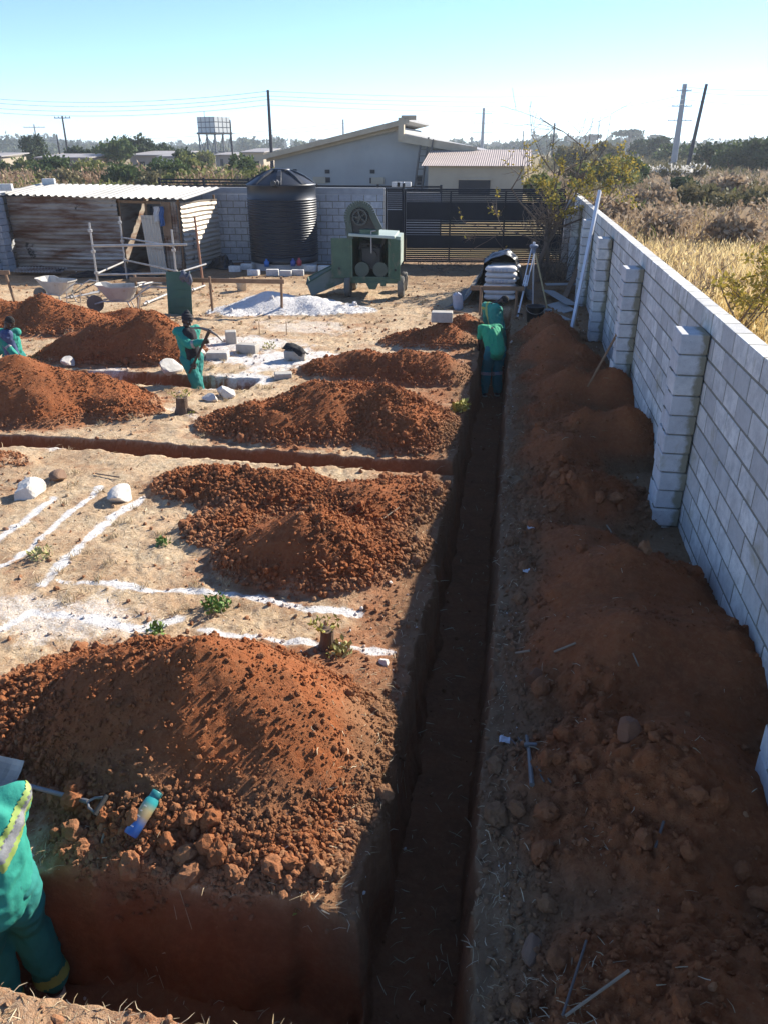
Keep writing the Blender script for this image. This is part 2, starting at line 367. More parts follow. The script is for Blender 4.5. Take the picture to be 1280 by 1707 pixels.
patch(90, 1030, 1.2, .6, .55, 1); patch(470, 600, 1.6, 1.1, .85, 2); patch(400, 575, 1.8, 1.2, .7, 3); patch(400, 632, .9, .5, .8, 4); patch(520, 545, 2.2, 1.1, .5, 5); patch(60, 520, 2.5, .8, .5, 6); patch(620, 590, 1.5, 1.5, .25, 7); patch(360, 640, .9, .4, .85, 8)
patch(225, 590, 1.0, .7, .7, 9); patch(180, 620, .6, .4, .6, 9); patch(90, 745, .25, .3, .7, 9)
lime = np.where(HID < 15, lime * (1 - sst(.05, .2, HH)), lime)
lime = np.maximum(lime, (HID == 15) * sst(.005, .05, HH + n2 * .02) * (1 - .7 * sst(.35, .5, n1)))
lime = np.where(TR > .3, np.maximum(lime * .25, 0), lime)
lime = np.maximum(lime, TR * (GY > 11.6) * (GY < 13) * (GX < -3.5) * sst(-.45, -.1, Z) * .5)
zone = np.stack([red, lime, gb, np.ones_like(red)], -1)

def hz(x, y):                                            # height of the site surface at points
    x = np.atleast_1d(np.asarray(x, float)); y = np.atleast_1d(np.asarray(y, float))
    i = np.clip(np.searchsorted(xs, x) - 1, 0, len(xs) - 2); j = np.clip(np.searchsorted(ys, y) - 1, 0, len(ys) - 2)
    u = np.clip((x - xs[i]) / (xs[i + 1] - xs[i]), 0, 1); v = np.clip((y - ys[j]) / (ys[j + 1] - ys[j]), 0, 1)
    return (Z[i, j] * (1 - u) + Z[i + 1, j] * u) * (1 - v) + (Z[i, j + 1] * (1 - u) + Z[i + 1, j + 1] * u) * v
def idx(x, y): return np.clip(np.searchsorted(xs, x) - 1, 0, len(xs) - 2), np.clip(np.searchsorted(ys, y) - 1, 0, len(ys) - 2)
def on(px, py, dz=0.0):                                  # where the view ray of a photo point meets the site surface
    X, Y, Zr = ray(px, py); t = np.linspace(1.0, 34, 4000) / Y
    z = HCAM + Zr * t; h = hz(X * t, Y * t); k = np.argmax(z < h) if (z < h).any() else len(t) - 1
    return Vector((X * t[k], Y * t[k], float(h[k]) + dz))
def gz(x, y): return float(hz(x, y)[0])

# soil material
def soil_mat():
    m, t, b = nodes('site_soil'); co = N(t, 'ShaderNodeTexCoord').outputs['Object']
    sep = N(t, 'ShaderNodeSeparateColor'); t.links.new(N(t, 'ShaderNodeAttribute', attribute_name='zone').outputs['Color'], sep.inputs[0])
    ti = N(t, 'ShaderNodeAttribute', attribute_name='tint').outputs['Fac']
    f1 = noise(t, 3.0, 8, .65, co); f2 = noise(t, 22, 6, .7, co); f3 = noise(t, 90, 4, .7, co)
    straw = mixc(t, ramp(t, f2, [(.3, (0, 0, 0)), (.62, (1, 1, 1))]), (.30, .20, .11), (.60, .47, .31))
    straw = mixc(t, ramp(t, f1, [(.42, (0, 0, 0)), (.68, (1, 1, 1))]), straw, (.50, .335, .20))
    straw = mixc(t, ramp(t, noise(t, 1.1, 9, .72, co, .6), [(.47, (0, 0, 0)), (.66, (.85, .85, .85))]), straw, (.29, .165, .085))
    straw = mixc(t, ramp(t, f3, [(.55, (0, 0, 0)), (.75, (1, 1, 1))]), straw, (.72, .64, .50))
    redc = mixc(t, ramp(t, f1, [(.35, (0, 0, 0)), (.65, (1, 1, 1))]), (.31, .098, .034), (.225, .076, .030))
    redc = mixc(t, ramp(t, f2, [(.45, (0, 0, 0)), (.75, (1, 1, 1))]), redc, (.345, .14, .06))
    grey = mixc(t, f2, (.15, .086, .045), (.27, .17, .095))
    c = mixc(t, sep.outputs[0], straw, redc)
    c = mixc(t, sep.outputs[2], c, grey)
    gg = mathn(t, 'ADD', sep.outputs[1], mathn(t, 'ADD', mathn(t, 'MULTIPLY', mathn(t, 'SUBTRACT', f3, .5), 1.8), mathn(t, 'MULTIPLY', mathn(t, 'SUBTRACT', f2, .5), 1.1)))
    lm = mathn(t, 'MULTIPLY', mathn(t, 'MULTIPLY', ramp(t, gg, [(.22, (0, 0, 0)), (.85, (1, 1, 1))]), mathn(t, 'MULTIPLY', sep.outputs[1], 1.6, True)), .92, True)
    c = mixc(t, lm, c, mixc(t, f2, (.80, .79, .77), (.62, .60, .57)))
    c = mixc(t, ti, c, (.40, .22, .115))
    t.links.new(c, b.inputs['Base Color']); b.inputs['Roughness'].default_value = .95; b.inputs['Specular IOR Level'].default_value = .12
    redd = ramp(t, noise(t, 5, 7, .65, co, .5), [(.45, (0, 0, 0)), (.72, (.45, .45, .45))]); c = mixc(t, mathn(t, 'MULTIPLY', redd, sep.outputs[0]), c, (.165, .075, .036)); t.links.new(c, b.inputs['Base Color'])
    h = mathn(t, 'ADD', mathn(t, 'ADD', noise(t, 60, 6, .7, co), mathn(t, 'MULTIPLY', noise(t, 16, 5, .65, co), 1.6)), mathn(t, 'MULTIPLY', noise(t, 200, 3, .7, co), .5))
    bump(t, b, h, .75, .018); return m
M_SOIL = soil_mat()
def site_mesh(name, faces, V, zn, extra=None, tint=None):
    used = np.unique(faces); mp = np.full(len(V), -1, np.int64); mp[used] = np.arange(len(used))
    mb = MB(); mb.add(V[used], mp[faces]); zz = [zn[used]]
    if extra is not None and len(extra):
        for (v, f, z4, tn) in extra: mb.add(v, f, tn); zz.append(z4)
    o = mb.build(name, M_SOIL); sm = np.zeros(len(o.data.polygons), bool); sm[:len(faces)] = True; o.data.polygons.foreach_set('use_smooth', sm); a = o.data.attributes.new('zone', 'FLOAT_COLOR', 'POINT'); a.data.foreach_set('color', np.concatenate(zz).astype(np.float32).ravel())
    return o
nx, ny = Z.shape; ii = np.arange(nx * ny).reshape(nx, ny)
Q = np.stack([ii[:-1, :-1], ii[1:, :-1], ii[1:, 1:], ii[:-1, 1:]], -1).reshape(-1, 4)
V = np.stack([PX, PY, Z], -1).reshape(-1, 3); zn = zone.reshape(-1, 4)
hq = HH.ravel()[Q].min(1); idq = HID.ravel()[Q[:, 0]]; trq = TR.ravel()[Q].max(1)
hid = np.where((hq > .035) & (trq < .3), idq, -1)
isT = (hid < 0) & (TR.ravel()[Q].min(1) > .02)

# clods
ICO = []
def ico_bases():
    import bmesh
    for sub in (1, 1, 1, 2, 2, 2, 3, 3):
        bm = bmesh.new(); bmesh.ops.create_icosphere(bm, subdivisions=sub, radius=1.0)
        v = np.array([q.co[:] for q in bm.verts]); f = np.array([[q.index for q in p.verts] for p in bm.faces]); bm.free()
        k = len(ICO) * 7.7; d = 1 + .55 * fbm3(v[:, 0] * 1.6 + k, v[:, 1] * 1.6, v[:, 2] * 1.6, 4, 80) + rng.normal(0, .06 if sub < 3 else .03, len(v))
        v = v * d[:, None] * np.array([1, .8, .66]); ICO.append((v, f))
ico_bases()
def clod_chunks(px, py, r, zc, tn, sink=.25):
    out = []; z = hz(px, py); kind = np.where(r > .035, rng.integers(6, 8, len(r)), np.where(r > .016, rng.integers(3, 6, len(r)), rng.integers(0, 3, len(r))))
    for k in range(8):
        q = np.where(kind == k)[0]
        if not len(q): continue
        v, f = ICO[k]; n = len(q)
        # random rotations
        w = rng.normal(size=(n, 4)); w /= np.linalg.norm(w, axis=1, keepdims=True); a, b, c, d = w.T
        Rm = np.stack([np.stack([1 - 2 * (c * c + d * d), 2 * (b * c - a * d), 2 * (b * d + a * c)], -1), np.stack([2 * (b * c + a * d), 1 - 2 * (b * b + d * d), 2 * (c * d - a * b)], -1), np.stack([2 * (b * d - a * c), 2 * (c * d + a * b), 1 - 2 * (b * b + c * c)], -1)], 1)
        P = np.einsum('nij,vj->nvi', Rm, v) * (r[q] * (.8 + .4 * rng.random(n)))[:, None, None]
        P += np.stack([px[q], py[q], z[q] + r[q] * (.7 - sink)], -1)[:, None, :]
        Fa = (f[None] + (np.arange(n) * len(v))[:, None, None]).reshape(-1, 3)
        out.append((P.reshape(-1, 3), Fa, np.repeat(zc[q], len(v), 0), np.repeat(tn[q], len(v))))
    return out
def sizes(n, lo, hi, p=2.2): return lo + (hi - lo) * rng.random(n) ** p * rng.random(n)
NCL = [52000, 26000, 17000, 3000, 1500, 800, 9000, 2600, 4000, 3000, 1200, 24000, 4500, 3000, 3000, 1500]
clods = []
for k, (nm, lobes, lab) in enumerate(HEAPS):
    c = np.argwhere((hm[k] > .03) & (HID == k) & (TR < .2))
    if k == 0: c = c[GY[c[:, 0], c[:, 1]] < 5.5]
    area = np.gradient(xs)[c[:, 0]] * np.gradient(ys)[c[:, 1]]
    lum = .25 + sst(-.2, .3, fbm(GX[c[:, 0], c[:, 1]] * 1.4, GY[c[:, 0], c[:, 1]] * 1.4, 2, 77)) + 1.2 * sst(.25, .05, hm[k][c[:, 0], c[:, 1]])
    if k == 0: lum = lum * (1 + 1.2 * sst(3.4, 3.0, GY[c[:, 0], c[:, 1]]))
    p = area * lum; p /= p.sum(); n = NCL[k]
    s = c[rng.choice(len(c), n, p=p)]; x = xs[s[:, 0]] + rng.uniform(-.02, .02, n); y = ys[s[:, 1]] + rng.uniform(-.02, .02, n)
    d = np.median(y); r = sizes(n, max(.0035, .0009 * d), .026 if k not in (1, 2) else .034, 3.6)
    low = sst(.25, .06, hm[k][s[:, 0], s[:, 1]]); r *= 1 + .15 * low
    if k == 15: r *= .5
    big = rng.random(n) < (.0003 + .0016 * low if k < 7 else (.0035 if k == 11 else .001)); r = np.where(big, rng.uniform(.035, .075, n), r)
    zc = zone[s[:, 0], s[:, 1]].copy()
    if k < 15: zc[:, 0] = np.maximum(zc[:, 0], .85); zc[:, 1] *= .15
    tn = np.where(rng.random(n) < .10, rng.random(n) * .7, rng.random(n) * .18)
    if k == 15: tn[:] = 0
    clods.append(clod_chunks(x, y, r, zc, tn))
for k, (nm, lobes, lab) in enumerate(HEAPS):
    f = Q[hid == k]
    if len(f): tag(site_mesh(nm, f, V, zn, clods[k]), lab, 'soil heap' if k < 15 else 'stone heap', 'heaps of dug soil' if k < 15 else None)
# ground sheet runs on below the heaps
gV = V.copy(); inside = np.zeros(len(V), bool); inside[np.unique(Q[hid >= 0])] = True; inside[np.unique(Q[hid < 0])] = False
gV[inside, 2] = base.ravel()[inside] - .05
tag(site_mesh('ground', Q[~isT], gV, zn), kind='structure')
tag(site_mesh('trench', Q[isT], V, zn), kind='structure')
# loose crumbs and stones scattered over the flat ground (uncountable)
c = np.argwhere((HH < .05) & (TR < .1) & (GX < 2.0) & (GY < 24) & (GX > -14))
ar = np.gradient(xs)[c[:, 0]] * np.gradient(ys)[c[:, 1]] / np.maximum(GY[c[:, 0], c[:, 1]], 3) ** 1.1
dn = ar * (.22 + 2.2 * red[c[:, 0], c[:, 1]] + 1.0 * gb[c[:, 0], c[:, 1]] * (GX[c[:, 0], c[:, 1]] > 0)); dn /= dn.sum(); n = 26000
s = c[rng.choice(len(c), n, p=dn)]; x = xs[s[:, 0]] + rng.uniform(-.02, .02, n); y = ys[s[:, 1]] + rng.uniform(-.02, .02, n)
r = sizes(n, .003, .026, 3.0) * (1 + .05 * y); zc = zone[s[:, 0], s[:, 1]].copy()
pale = rng.random(n) < .06; zc[pale] = [0, .9, 0, 1]; r = np.where(pale, r * .7, r); zc[~pale, 0] = np.maximum(zc[~pale, 0], .75 * (rng.random((~pale).sum()) < .7))
E = clod_chunks(x, y, r, zc, rng.random(n) * .4)
# crumbs on the trench floors and walls
c = np.argwhere(TR > .9); ar = np.gradient(xs)[c[:, 0]] * np.gradient(ys)[c[:, 1]] / np.maximum(GY[c[:, 0], c[:, 1]], 2) ** 1.2; ar /= ar.sum(); n = 1800
s = c[rng.choice(len(c), n, p=ar)]; zc = zone[s[:, 0], s[:, 1]].copy(); pale = rng.random(n) < .03; zc[pale] = [0, .9, 0, 1]
E += clod_chunks(xs[s[:, 0]], ys[s[:, 1]], sizes(n, .004, .03), zc, rng.random(n) * .4)
mb = MB()
for (v, f, z4, tn) in E: mb.add(v, f, tn)
o = mb.build('loose_clods', M_SOIL); a = o.data.attributes.new('zone', 'FLOAT_COLOR', 'POINT'); a.data.foreach_set('color', np.concatenate([e[2] for e in E]).astype(np.float32).ravel())
tag(o, 'loose soil clods and pebbles scattered on the ground', 'soil clods', kind='stuff')

# ------------------------------------------------------------------ open land round the site
def land_mat():
    m, t, b = nodes('open_land'); co = N(t, 'ShaderNodeTexCoord').outputs['Object']
    c = mixc(t, ramp(t, noise(t, .05, 8, .7, co), [(.35, (0, 0, 0)), (.65, (1, 1, 1))]), (.30, .235, .12), (.20, .17, .08))
    c = mixc(t, ramp(t, noise(t, 1.5, 8, .7, co), [(.4, (0, 0, 0)), (.7, (1, 1, 1))]), c, (.27, .19, .10))
    t.links.new(c, b.inputs['Base Color']); b.inputs['Roughness'].default_value = 1; b.inputs['Specular IOR Level'].default_value = .05
    bump(t, b, noise(t, 3, 6, .7, co), .5, .1); return m
mb = MB(); B = 1300
def sheet(a, b, c, d):
    mb.add([(a, c, 0), (b, c, 0), (b, d, 0), (a, d, 0)], [(0, 1, 2, 3)])
sheet(-B, X0, -40, B); sheet(X1, B, -40, B); sheet(X0, X1, -40, Y0); sheet(X0, X1, Y1, B)
tag(mb.build('field', land_mat()), kind='structure')
# ------------------------------------------------------------------ block walls
def block_mat(name, a, b_, stain, sm):
    m, t, b = nodes(name); co = N(t, 'ShaderNodeTexCoord').outputs['Object']
    ti = N(t, 'ShaderNodeAttribute', attribute_name='tint').outputs['Fac']
    c = mixc(t, ti, a, b_)
    c = mixc(t, ramp(t, noise(t, 7, 8, .7, co), [(.40, (0, 0, 0)), (.72, (1, 1, 1))]), c, tuple(q * .78 for q in a))
    c = mixc(t, ramp(t, noise(t, 45, 4, .7, co), [(.62, (0, 0, 0)), (.74, (1, 1, 1))]), c, tuple(q * .55 for q in a))
    if stain: c = mixc(t, ramp(t, noise(t, 1.6, 8, .65, co, .4), [(sm, (0, 0, 0)), (sm + .1, (1, 1, 1))]), c, stain)
    t.links.new(c, b.inputs['Base Color']); b.inputs['Roughness'].default_value = .95; b.inputs['Specular IOR Level'].default_value = .15
    bump(t, b, mathn(t, 'ADD', noise(t, 70, 6, .7, co), noise(t, 14, 4, .6, co)), .5, .012); return m
M_BLOCK = block_mat('concrete_block', (.52, .515, .495), (.78, .765, .715), (.40, .37, .29), .58)
M_PILLAR = block_mat('pillar_block', (.57, .57, .57), (.74, .72, .66), (.40, .37, .29), .60)
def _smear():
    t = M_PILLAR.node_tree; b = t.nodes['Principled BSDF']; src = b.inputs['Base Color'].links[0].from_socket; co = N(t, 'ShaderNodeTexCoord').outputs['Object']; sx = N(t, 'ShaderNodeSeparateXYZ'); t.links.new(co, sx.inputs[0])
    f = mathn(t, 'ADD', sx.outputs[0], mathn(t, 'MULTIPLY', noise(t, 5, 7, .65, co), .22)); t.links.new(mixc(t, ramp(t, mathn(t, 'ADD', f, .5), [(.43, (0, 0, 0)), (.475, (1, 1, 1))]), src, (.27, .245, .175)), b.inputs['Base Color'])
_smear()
M_BLOCKD = block_mat('grey_block', (.40, .41, .43), (.54, .54, .54), (.25, .25, .25), .68)
M_MORTAR = pm('mortar', (.25, .235, .19), (.17, .16, .125), .95, 9, .5, 50)
M_BLOCKS = block_mat('dusty_block', (.42, .395, .35), (.54, .51, .46), (.30, .20, .13), .56)
def block_run(mb, mo, p0, p1, z0, n, th, L=.42, Hc=.212, seed=0, joint=.022, jit=.005):
    p0 = Vector((*p0, 0)); p1 = Vector((*p1, 0)); d = (p1 - p0); Lt = d.length; d.normalize(); nrm = Vector((-d.y, d.x, 0)); rot = Matrix((d, nrm, Vector((0, 0, 1)))).transposed()
    rg = np.random.default_rng(seed)
    for k in range(n):
        a = -.5 * L * (k % 2)
        while a < Lt:
            b0 = max(a, 0); b1 = min(a + L, Lt)
            if b1 - b0 > .04:
                c = p0 + d * ((b0 + b1) / 2) + nrm * float(np.clip(rg.normal(0, jit), -.002, .002)) + Vector((0, 0, z0 + (k + .5) * Hc))
                mb.box(c, (b1 - b0 - joint, th, Hc - joint), rot, .004, float(np.clip(rg.normal(.45, .42), 0, 1)))
            a += L
    c = p0 + d * (Lt / 2) + Vector((0, 0, z0 + n * Hc / 2 - .004))
    mo.box(c, (Lt - .012, th - .008, n * Hc - .016), rot)
WX = 1.955
w = thing('boundary_wall', 'long pale concrete block wall with pillars along the right side of the site', 'wall', (WX, 14, 0)); mb = MB(); mo = MB()
block_run(mb, mo, (0, -13.2), (0, 15.2), -.34, 12, .15, seed=3); mb.build('blockwork', M_BLOCK, w); mo.build('mortar', M_MORTAR, w)
for k, py in enumerate((3.4, 7.62, 12.02, 16.2, 20.4, 24.6, 28.4)):
    mb = MB(); mo = MB(); rg = np.random.default_rng(50 + k)
    top = 13 if k else 9
    for c in range(12):
        mb.box((1.74 - WX + rg.normal(0, .006), py + .2 - 14 + rg.normal(0, .006), -.42 + (c + .5) * .2 + .04), (.262, .4, .186), Matrix.Rotation(rg.normal(0, .012), 3, 'Z'), .008, float(np.clip(rg.normal(.3, .4), 0, 1)))
    mo.box((1.748 - WX, py + .2 - 14, .80), (.215, .345, 2.38))
    for c in range(10):                                    # mortar squeezed out of the joints and smeared into the corner
        mo.box((1.61 - WX, py - 14 + rg.uniform(.05, .35), -.42 + .04 + (c + 1) * .2), (.012, rg.uniform(.05, .15), .014), None, .005)
    p = mb.build('pillar', M_PILLAR, w); q = mo.build('mortar', M_MORTAR, p)
# back wall and its left return
A = (-16.1, 26.35); B_ = (-4.33, 27.2)
bw = thing('back_wall', 'grey block wall behind the water tank and the tin shed', 'wall', (-10.2, 26.7, 0)); mb = MB(); mo = MB()
block_run(mb, mo, (A[0] + 10.2, A[1] - 26.7), (B_[0] + 10.2, B_[1] - 26.7), -.35, 12, .15, seed=5)
mb.build('blockwork', M_BLOCKD, bw); mo.build('mortar', M_MORTAR, bw)
mb = MB(); mb.beam((A[0] + 10.2, A[1] - 26.7, 2.3), (B_[0] + 10.2, B_[1] - 26.7, 2.3), .165, .2, tint=0.0)
mb.build('ring_beam', pm('cast_concrete', (.36, .365, .37), (.27, .275, .28), .9, 4, .3, 30), bw)
lw = thing('side_wall', 'grey block wall at the left edge beside the tin shed', 'wall', (-16.15, 22.5, 0)); mb = MB(); mo = MB()
block_run(mb, mo, (0, -5), (0, 3.75), -.14, 12, .15, seed=6); mb.build('blockwork', M_BLOCKD, lw); mo.build('mortar', M_MORTAR, lw)
mb = MB()
for c in range(12): mb.box((.2 + random.gauss(0, .01), 1.1 + random.gauss(0, .01), -.2 + .2 * c + .1), (.25, .4, .188), None, .008, random.random() * .6)
mb.build('pillar', M_BLOCKD, lw)

# ------------------------------------------------------------------ sliding gate
M_GATE = pm('gate_paint', (.013, .016, .024), (.010, .012, .017), .5, 3, 0, spec=.2)
g0 = Vector((-3.68, 27.25, 0)); g1 = Vector((1.55, 27.75, 0)); gd = (g1 - g0).normalized(); gl = (g1 - g0).length; ga = math.atan2(gd.y, gd.x)
gate = thing('sliding_gate', 'wide black steel sliding gate with slatted bands behind the bare tree', 'gate', g0, ga)
mb = MB(); FR = .06
for x in (.03, gl - .03): mb.box((x, 0, 1.2), (FR, .05, 2.26))
for z in (.1, 2.36): mb.box((gl / 2, 0, z), (gl - 2 * FR, .048, .05))
mb.build('frame', M_GATE, gate)
for x in (1.52, 3.3):
    mb = MB(); mb.box((x, -.045, 1.23), (.05, .035, 2.2)); mb.build('upright', M_GATE, gate)
for z0, z1 in ((.87, 1.42 - .0), (.87, .87)):
    pass
for z0, z1 in ((.52, .95), (1.42, 1.98)):
    mb = MB(); mb.box((gl / 2, 0, (z0 + z1) / 2), (gl - .13, .02, z1 - z0)); mb.build('sheet_panel', M_GATE, gate)
for z0, z1, n in ((.125, .52, 6), (.95, 1.42, 6), (1.98, 2.335, 6)):
    mb = MB()
    for k in range(n):
        z = z0 + (z1 - z0) * (k + .5) / n; mb.box((gl / 2, 0, z), (gl - .13, .025, (z1 - z0) / n * .74))
    mb.build('slat_band', M_GATE, gate)
sg = thing('side_gate', 'narrow black steel pedestrian gate beside the wide sliding gate', 'gate', (-4.28, 27.2, 0), .05)
mb = MB(); mb.box((.0, 0, 1.2), (.05, .06, 2.4)); mb.box((.56, 0, 1.2), (.07, .08, 2.46)); mb.box((.28, 0, 2.37), (.5, .05, .05)); mb.box((.28, 0, .1), (.5, .05, .05)); mb.build('frame', M_GATE, sg)
mb = MB(); mb.box((.28, 0, .93), (.49, .02, 1.6)); mb.build('sheet_panel', M_GATE, sg)
mb = MB()
for k in range(9): mb.box((.28, 0, 1.78 + k * .063), (.49, .025, .05))
mb.build('slat_band', M_GATE, sg)
# guide post with a worn bright edge
gp = thing('gate_post', 'thin steel guide post with bright edge between the two gates', 'post', (-3.70, 27.1, 0)); mb = MB(); mb.tube([(0, 0, 0), (0, 0, 2.55)], .035, 10); mb.build('post', M_GATE, gp); mb = MB(); mb.ell((0, 0, 2.56), (.045, .045, .03)); mb.build('cap', pm('worn_steel', (.45, .45, .45), rough=.4, metal=.7), gp)

# ------------------------------------------------------------------ water tank
M_TANK = pm('tank_plastic', (.012, .015, .021), (.016, .019, .026), .44, 2.5, .08, 25, dirt=(.05, .05, .05), dth=.66)
tank = thing('water_tank', 'big black ribbed plastic water tank standing on blocks by the back wall', 'water tank', (-7.45, 25.9, 0))
prof = [(0, .22), (1.09, .22), (1.1, .26), (1.1, .42)]; z = .42
nr = 24
for k in range(nr):
    for q in range(6):
        a = q / 6; prof.append((1.08 + .032 * math.sin(math.pi * a), .42 + (k + a) * (2.15 - .42) / nr))
prof += [(1.085, 2.15), (1.085, 2.50), (1.105, 2.52), (1.105, 2.55), (1.05, 2.58), (.72, 2.77), (.38, 2.90), (.31, 2.92)]
mb = MB(); mb.lathe(prof, 72); mb.build('shell', M_TANK, tank, True)
mb = MB(); mb.lathe([(.31, 2.90), (.31, 2.98), (.28, 3.0), (0, 3.01)], 28); mb.build('lid', M_TANK, tank, True)
for k in range(8):
    a = math.pi * 2 * k / 8 + .2 - math.pi / 2; mb = MB(); P = []
    for s in (0, 1, 2, 3):
        r, z = ((1.08, 2.55), (.76, 2.77), (.48, 2.90), (.32, 2.94))[s]; wd = (.1, .085, .07, .06)[s]
        P.append([(math.cos(a) * r - math.sin(a) * q * wd, math.sin(a) * r + math.cos(a) * q * wd, z + (.035 if abs(q) < .9 else -.03)) for q in (-1, -.8, 0, .8, 1)])
    mb.grid(P); mb.build('dome_rib', M_TANK, tank)
mb = MB(); mb.box((.10, -1.04, 2.60), (.26, .22, .22), None, .05); mb.tube([(.10, -1.15, 2.62), (.10, -1.23, 2.62)], .075, 14); mb.build('inlet', M_TANK, tank)
# plinth blocks under and in front of the tank
PB = [(413, 449), (430, 447), (447, 449), (466, 451), (484, 447), (502, 450), (518, 452), (424, 458), (455, 459), (477, 460), (497, 459), (393, 452), (541, 452)]
for k, (px, py) in enumerate(PB):
    p = G(px, py, .02); mb = MB(); mb.box((0, 0, .1), (.38, .19, .19), None, .012, random.random()); o = mb.build('concrete_block', M_BLOCK); o.location = (p.x, p.y, gz(p.x, p.y) + (.0 if k < 7 else -.02)); o.rotation_euler = (0, 0, random.uniform(-.3, .35))
    tag(o, 'pale concrete block in the loose row under the front of the water tank' if k < 11 else ('pale concrete block left of the water tank by the shed' if k == 11 else 'pale concrete block right of the water tank beside the chute'), 'block', 'blocks along the foot of the water tank' if k < 11 else None)
mb = MB(); mb.lathe([(0, .0), (1.05, 0), (1.05, .22), (0, .22)], 32); o = mb.build('plinth', M_BLOCKD); o.location = (-7.45, 25.9, 0); tag(o, 'low round concrete plinth beneath the water tank', 'plinth')
def can(px, py, mat, lab, h=.2, r=.08):
    p = G(px, py, .2); t = thing('plastic_can', lab, 'can', (p.x, p.y - .05, gz(p.x, p.y) + .19)); mb = MB(); mb.lathe([(0, 0), (r, 0), (r * 1.05, h * .7), (r * .5, h * .9), (r * .4, h)], 14); mb.build('can_body', mat, t, True)
    mb = MB(); mb.lathe([(r * .45, h), (r * .45, h * 1.15), (0, h * 1.16)], 10); mb.build('cap', mat, t)
can(446, 443, pm('blue_plastic', (.03, .16, .5), rough=.4), 'small bright blue can on the blocks at the front middle of the water tank')
can(490, 444, pm('navy_plastic', (.03, .07, .28), rough=.4), 'small dark blue can beside the red can at the tank')
can(500, 443, pm('red_plastic', (.45, .05, .07), rough=.4), 'small red can on the blocks at the tank')

# ------------------------------------------------------------------ tin shed
def tin_mat(name, a, b2, rust, th):
    m, t, b = nodes(name); co = N(t, 'ShaderNodeTexCoord').outputs['Object']
    mp = N(t, 'ShaderNodeMapping'); mp.inputs['Scale'].default_value = (.35, .35, 2.2); t.links.new(co, mp.inputs[0])
    ti = N(t, 'ShaderNodeAttribute', attribute_name='tint').outputs['Fac']
    c = mixc(t, ti, a, b2)
    c = mixc(t, ramp(t, noise(t, 1.6, 9, .62, mp.outputs[0]), [(th, (0, 0, 0)), (th + .16, (1, 1, 1))]), c, rust)
    c = mixc(t, ramp(t, noise(t, 1.1, 9, .7, co), [(.60, (0, 0, 0)), (.66, (1, 1, 1))]), c, (.03, .025, .022))
    t.links.new(c, b.inputs['Base Color']); b.inputs['Roughness'].default_value = .55; b.inputs['Metallic'].default_value = .25; return m
M_TIN = tin_mat('rusty_tin', (.33, .28, .225), (.46, .43, .39), (.15, .072, .04), .43)
M_TIN2 = tin_mat('side_tin', (.50, .43, .34), (.55, .5, .42), (.28, .17, .1), .56)
M_ROOF = pm('roof_tin', (.47, .45, .40), (.39, .37, .33), .55, 2, 0, metal=.15)
M_WOOD = pm('rough_wood', (.27, .17, .10), (.19, .115, .065), .85, 5, .3, 40)
M_DARK = pm('dark_cloth', (.02, .02, .023), rough=.95, bs=.3)
shed = thing('tin_shed', 'rusty corrugated iron shed with a cream tin roof in the left corner', 'shed', (-12.9, 24, 0))
def SL(v): return (v[0] + 12.9, v[1] - 24, v[2])
def corr_wall(mb, a, b, z0, z1, rows, seed, lean=0.0, n=10):
    a = Vector((*a, 0)); b = Vector((*b, 0)); d = (b - a); L = d.length; d.normalize(); nr = Vector((d.y, -d.x, 0)); rg = np.random.default_rng(seed)
    hh = (z1 - z0) / rows
    for k in range(rows):                                    # overlapping sheets of horizontal ribs
        t = float(np.clip(rg.normal(.45, .42), 0, 1)); off = rg.uniform(.0, .03)
        P = []
        for i in range(13):
            z = z0 + hh * k + hh * 1.06 * i / 12; wv = .018 * math.cos(i / 12 * math.pi * 2 * 3)
            P.append([tuple(a + d * (L * u) + nr * (wv + off + lean * (z - z0)) + Vector((0, 0, z + .012 * math.sin(u * 7 + k)))) for u in np.linspace(0, 1, n)])
        mb.grid(P, t, .003)
mb = MB(); corr_wall(mb, (-2.95, .02), (.72, .02), .0, 2.2, 6, 4); corr = mb.build('front_wall', M_TIN, shed)
mb = MB(); corr_wall(mb, (2.78, .0), (3.12, 2.25), .0, 2.06, 5, 9); mb.build('side_wall', M_TIN2, shed)
def vsheet(mb, x0, x1, y, z0, z1, seed, tilt=0, t=.4, pitch=.1):
    P = []; n = int((x1 - x0) / pitch * 6)
    for i in range(n + 1):
        x = x0 + (x1 - x0) * i / n; wv = .016 * math.cos(i / 6 * 2 * math.pi); P.append([(x + tilt * s, y + wv - .25 * tilt * s, z0 + (z1 - z0) * s) for s in (0, .33, .66, 1)])
    mb.grid(P, t, .003)
mb = MB(); vsheet(mb, 2.12, 2.62, .05, 0, 2.1, 1, 0, .2); mb.build('corner_sheet', M_TIN, shed)
mb = MB(); vsheet(mb, 1.62, 2.2, -.12, 0, 1.72, 2, -.12, .75); mb.build('door', M_TIN2, shed)
mb = MB(); mb.box((2.32, -.02, 1.6), (.3, .03, 1.0), Matrix.Rotation(.02, 3, 'Y'), .004, .2); mb.build('board_patch', M_WOOD, shed)
mb = MB()
for x, y in ((-2.95, .1), (.74, .12), (1.6, .12), (2.66, .12), (3.05, 2.15)): mb.tube([(x, y, 0), (x + .02, y, 2.2)], .04, 8)
mb.beam((-2.95, .1, 2.16), (2.75, .1, 2.06), .05, .08); mb.build('timber_frame', M_WOOD, shed)
mb = MB()
C = [Vector(SL((-16.02, 23.78, 2.28))), Vector(SL((-9.84, 23.72, 2.2))), Vector(SL((-9.64, 26.3, 2.43))), Vector(SL((-16.02, 26.3, 2.50)))]
nu = 210
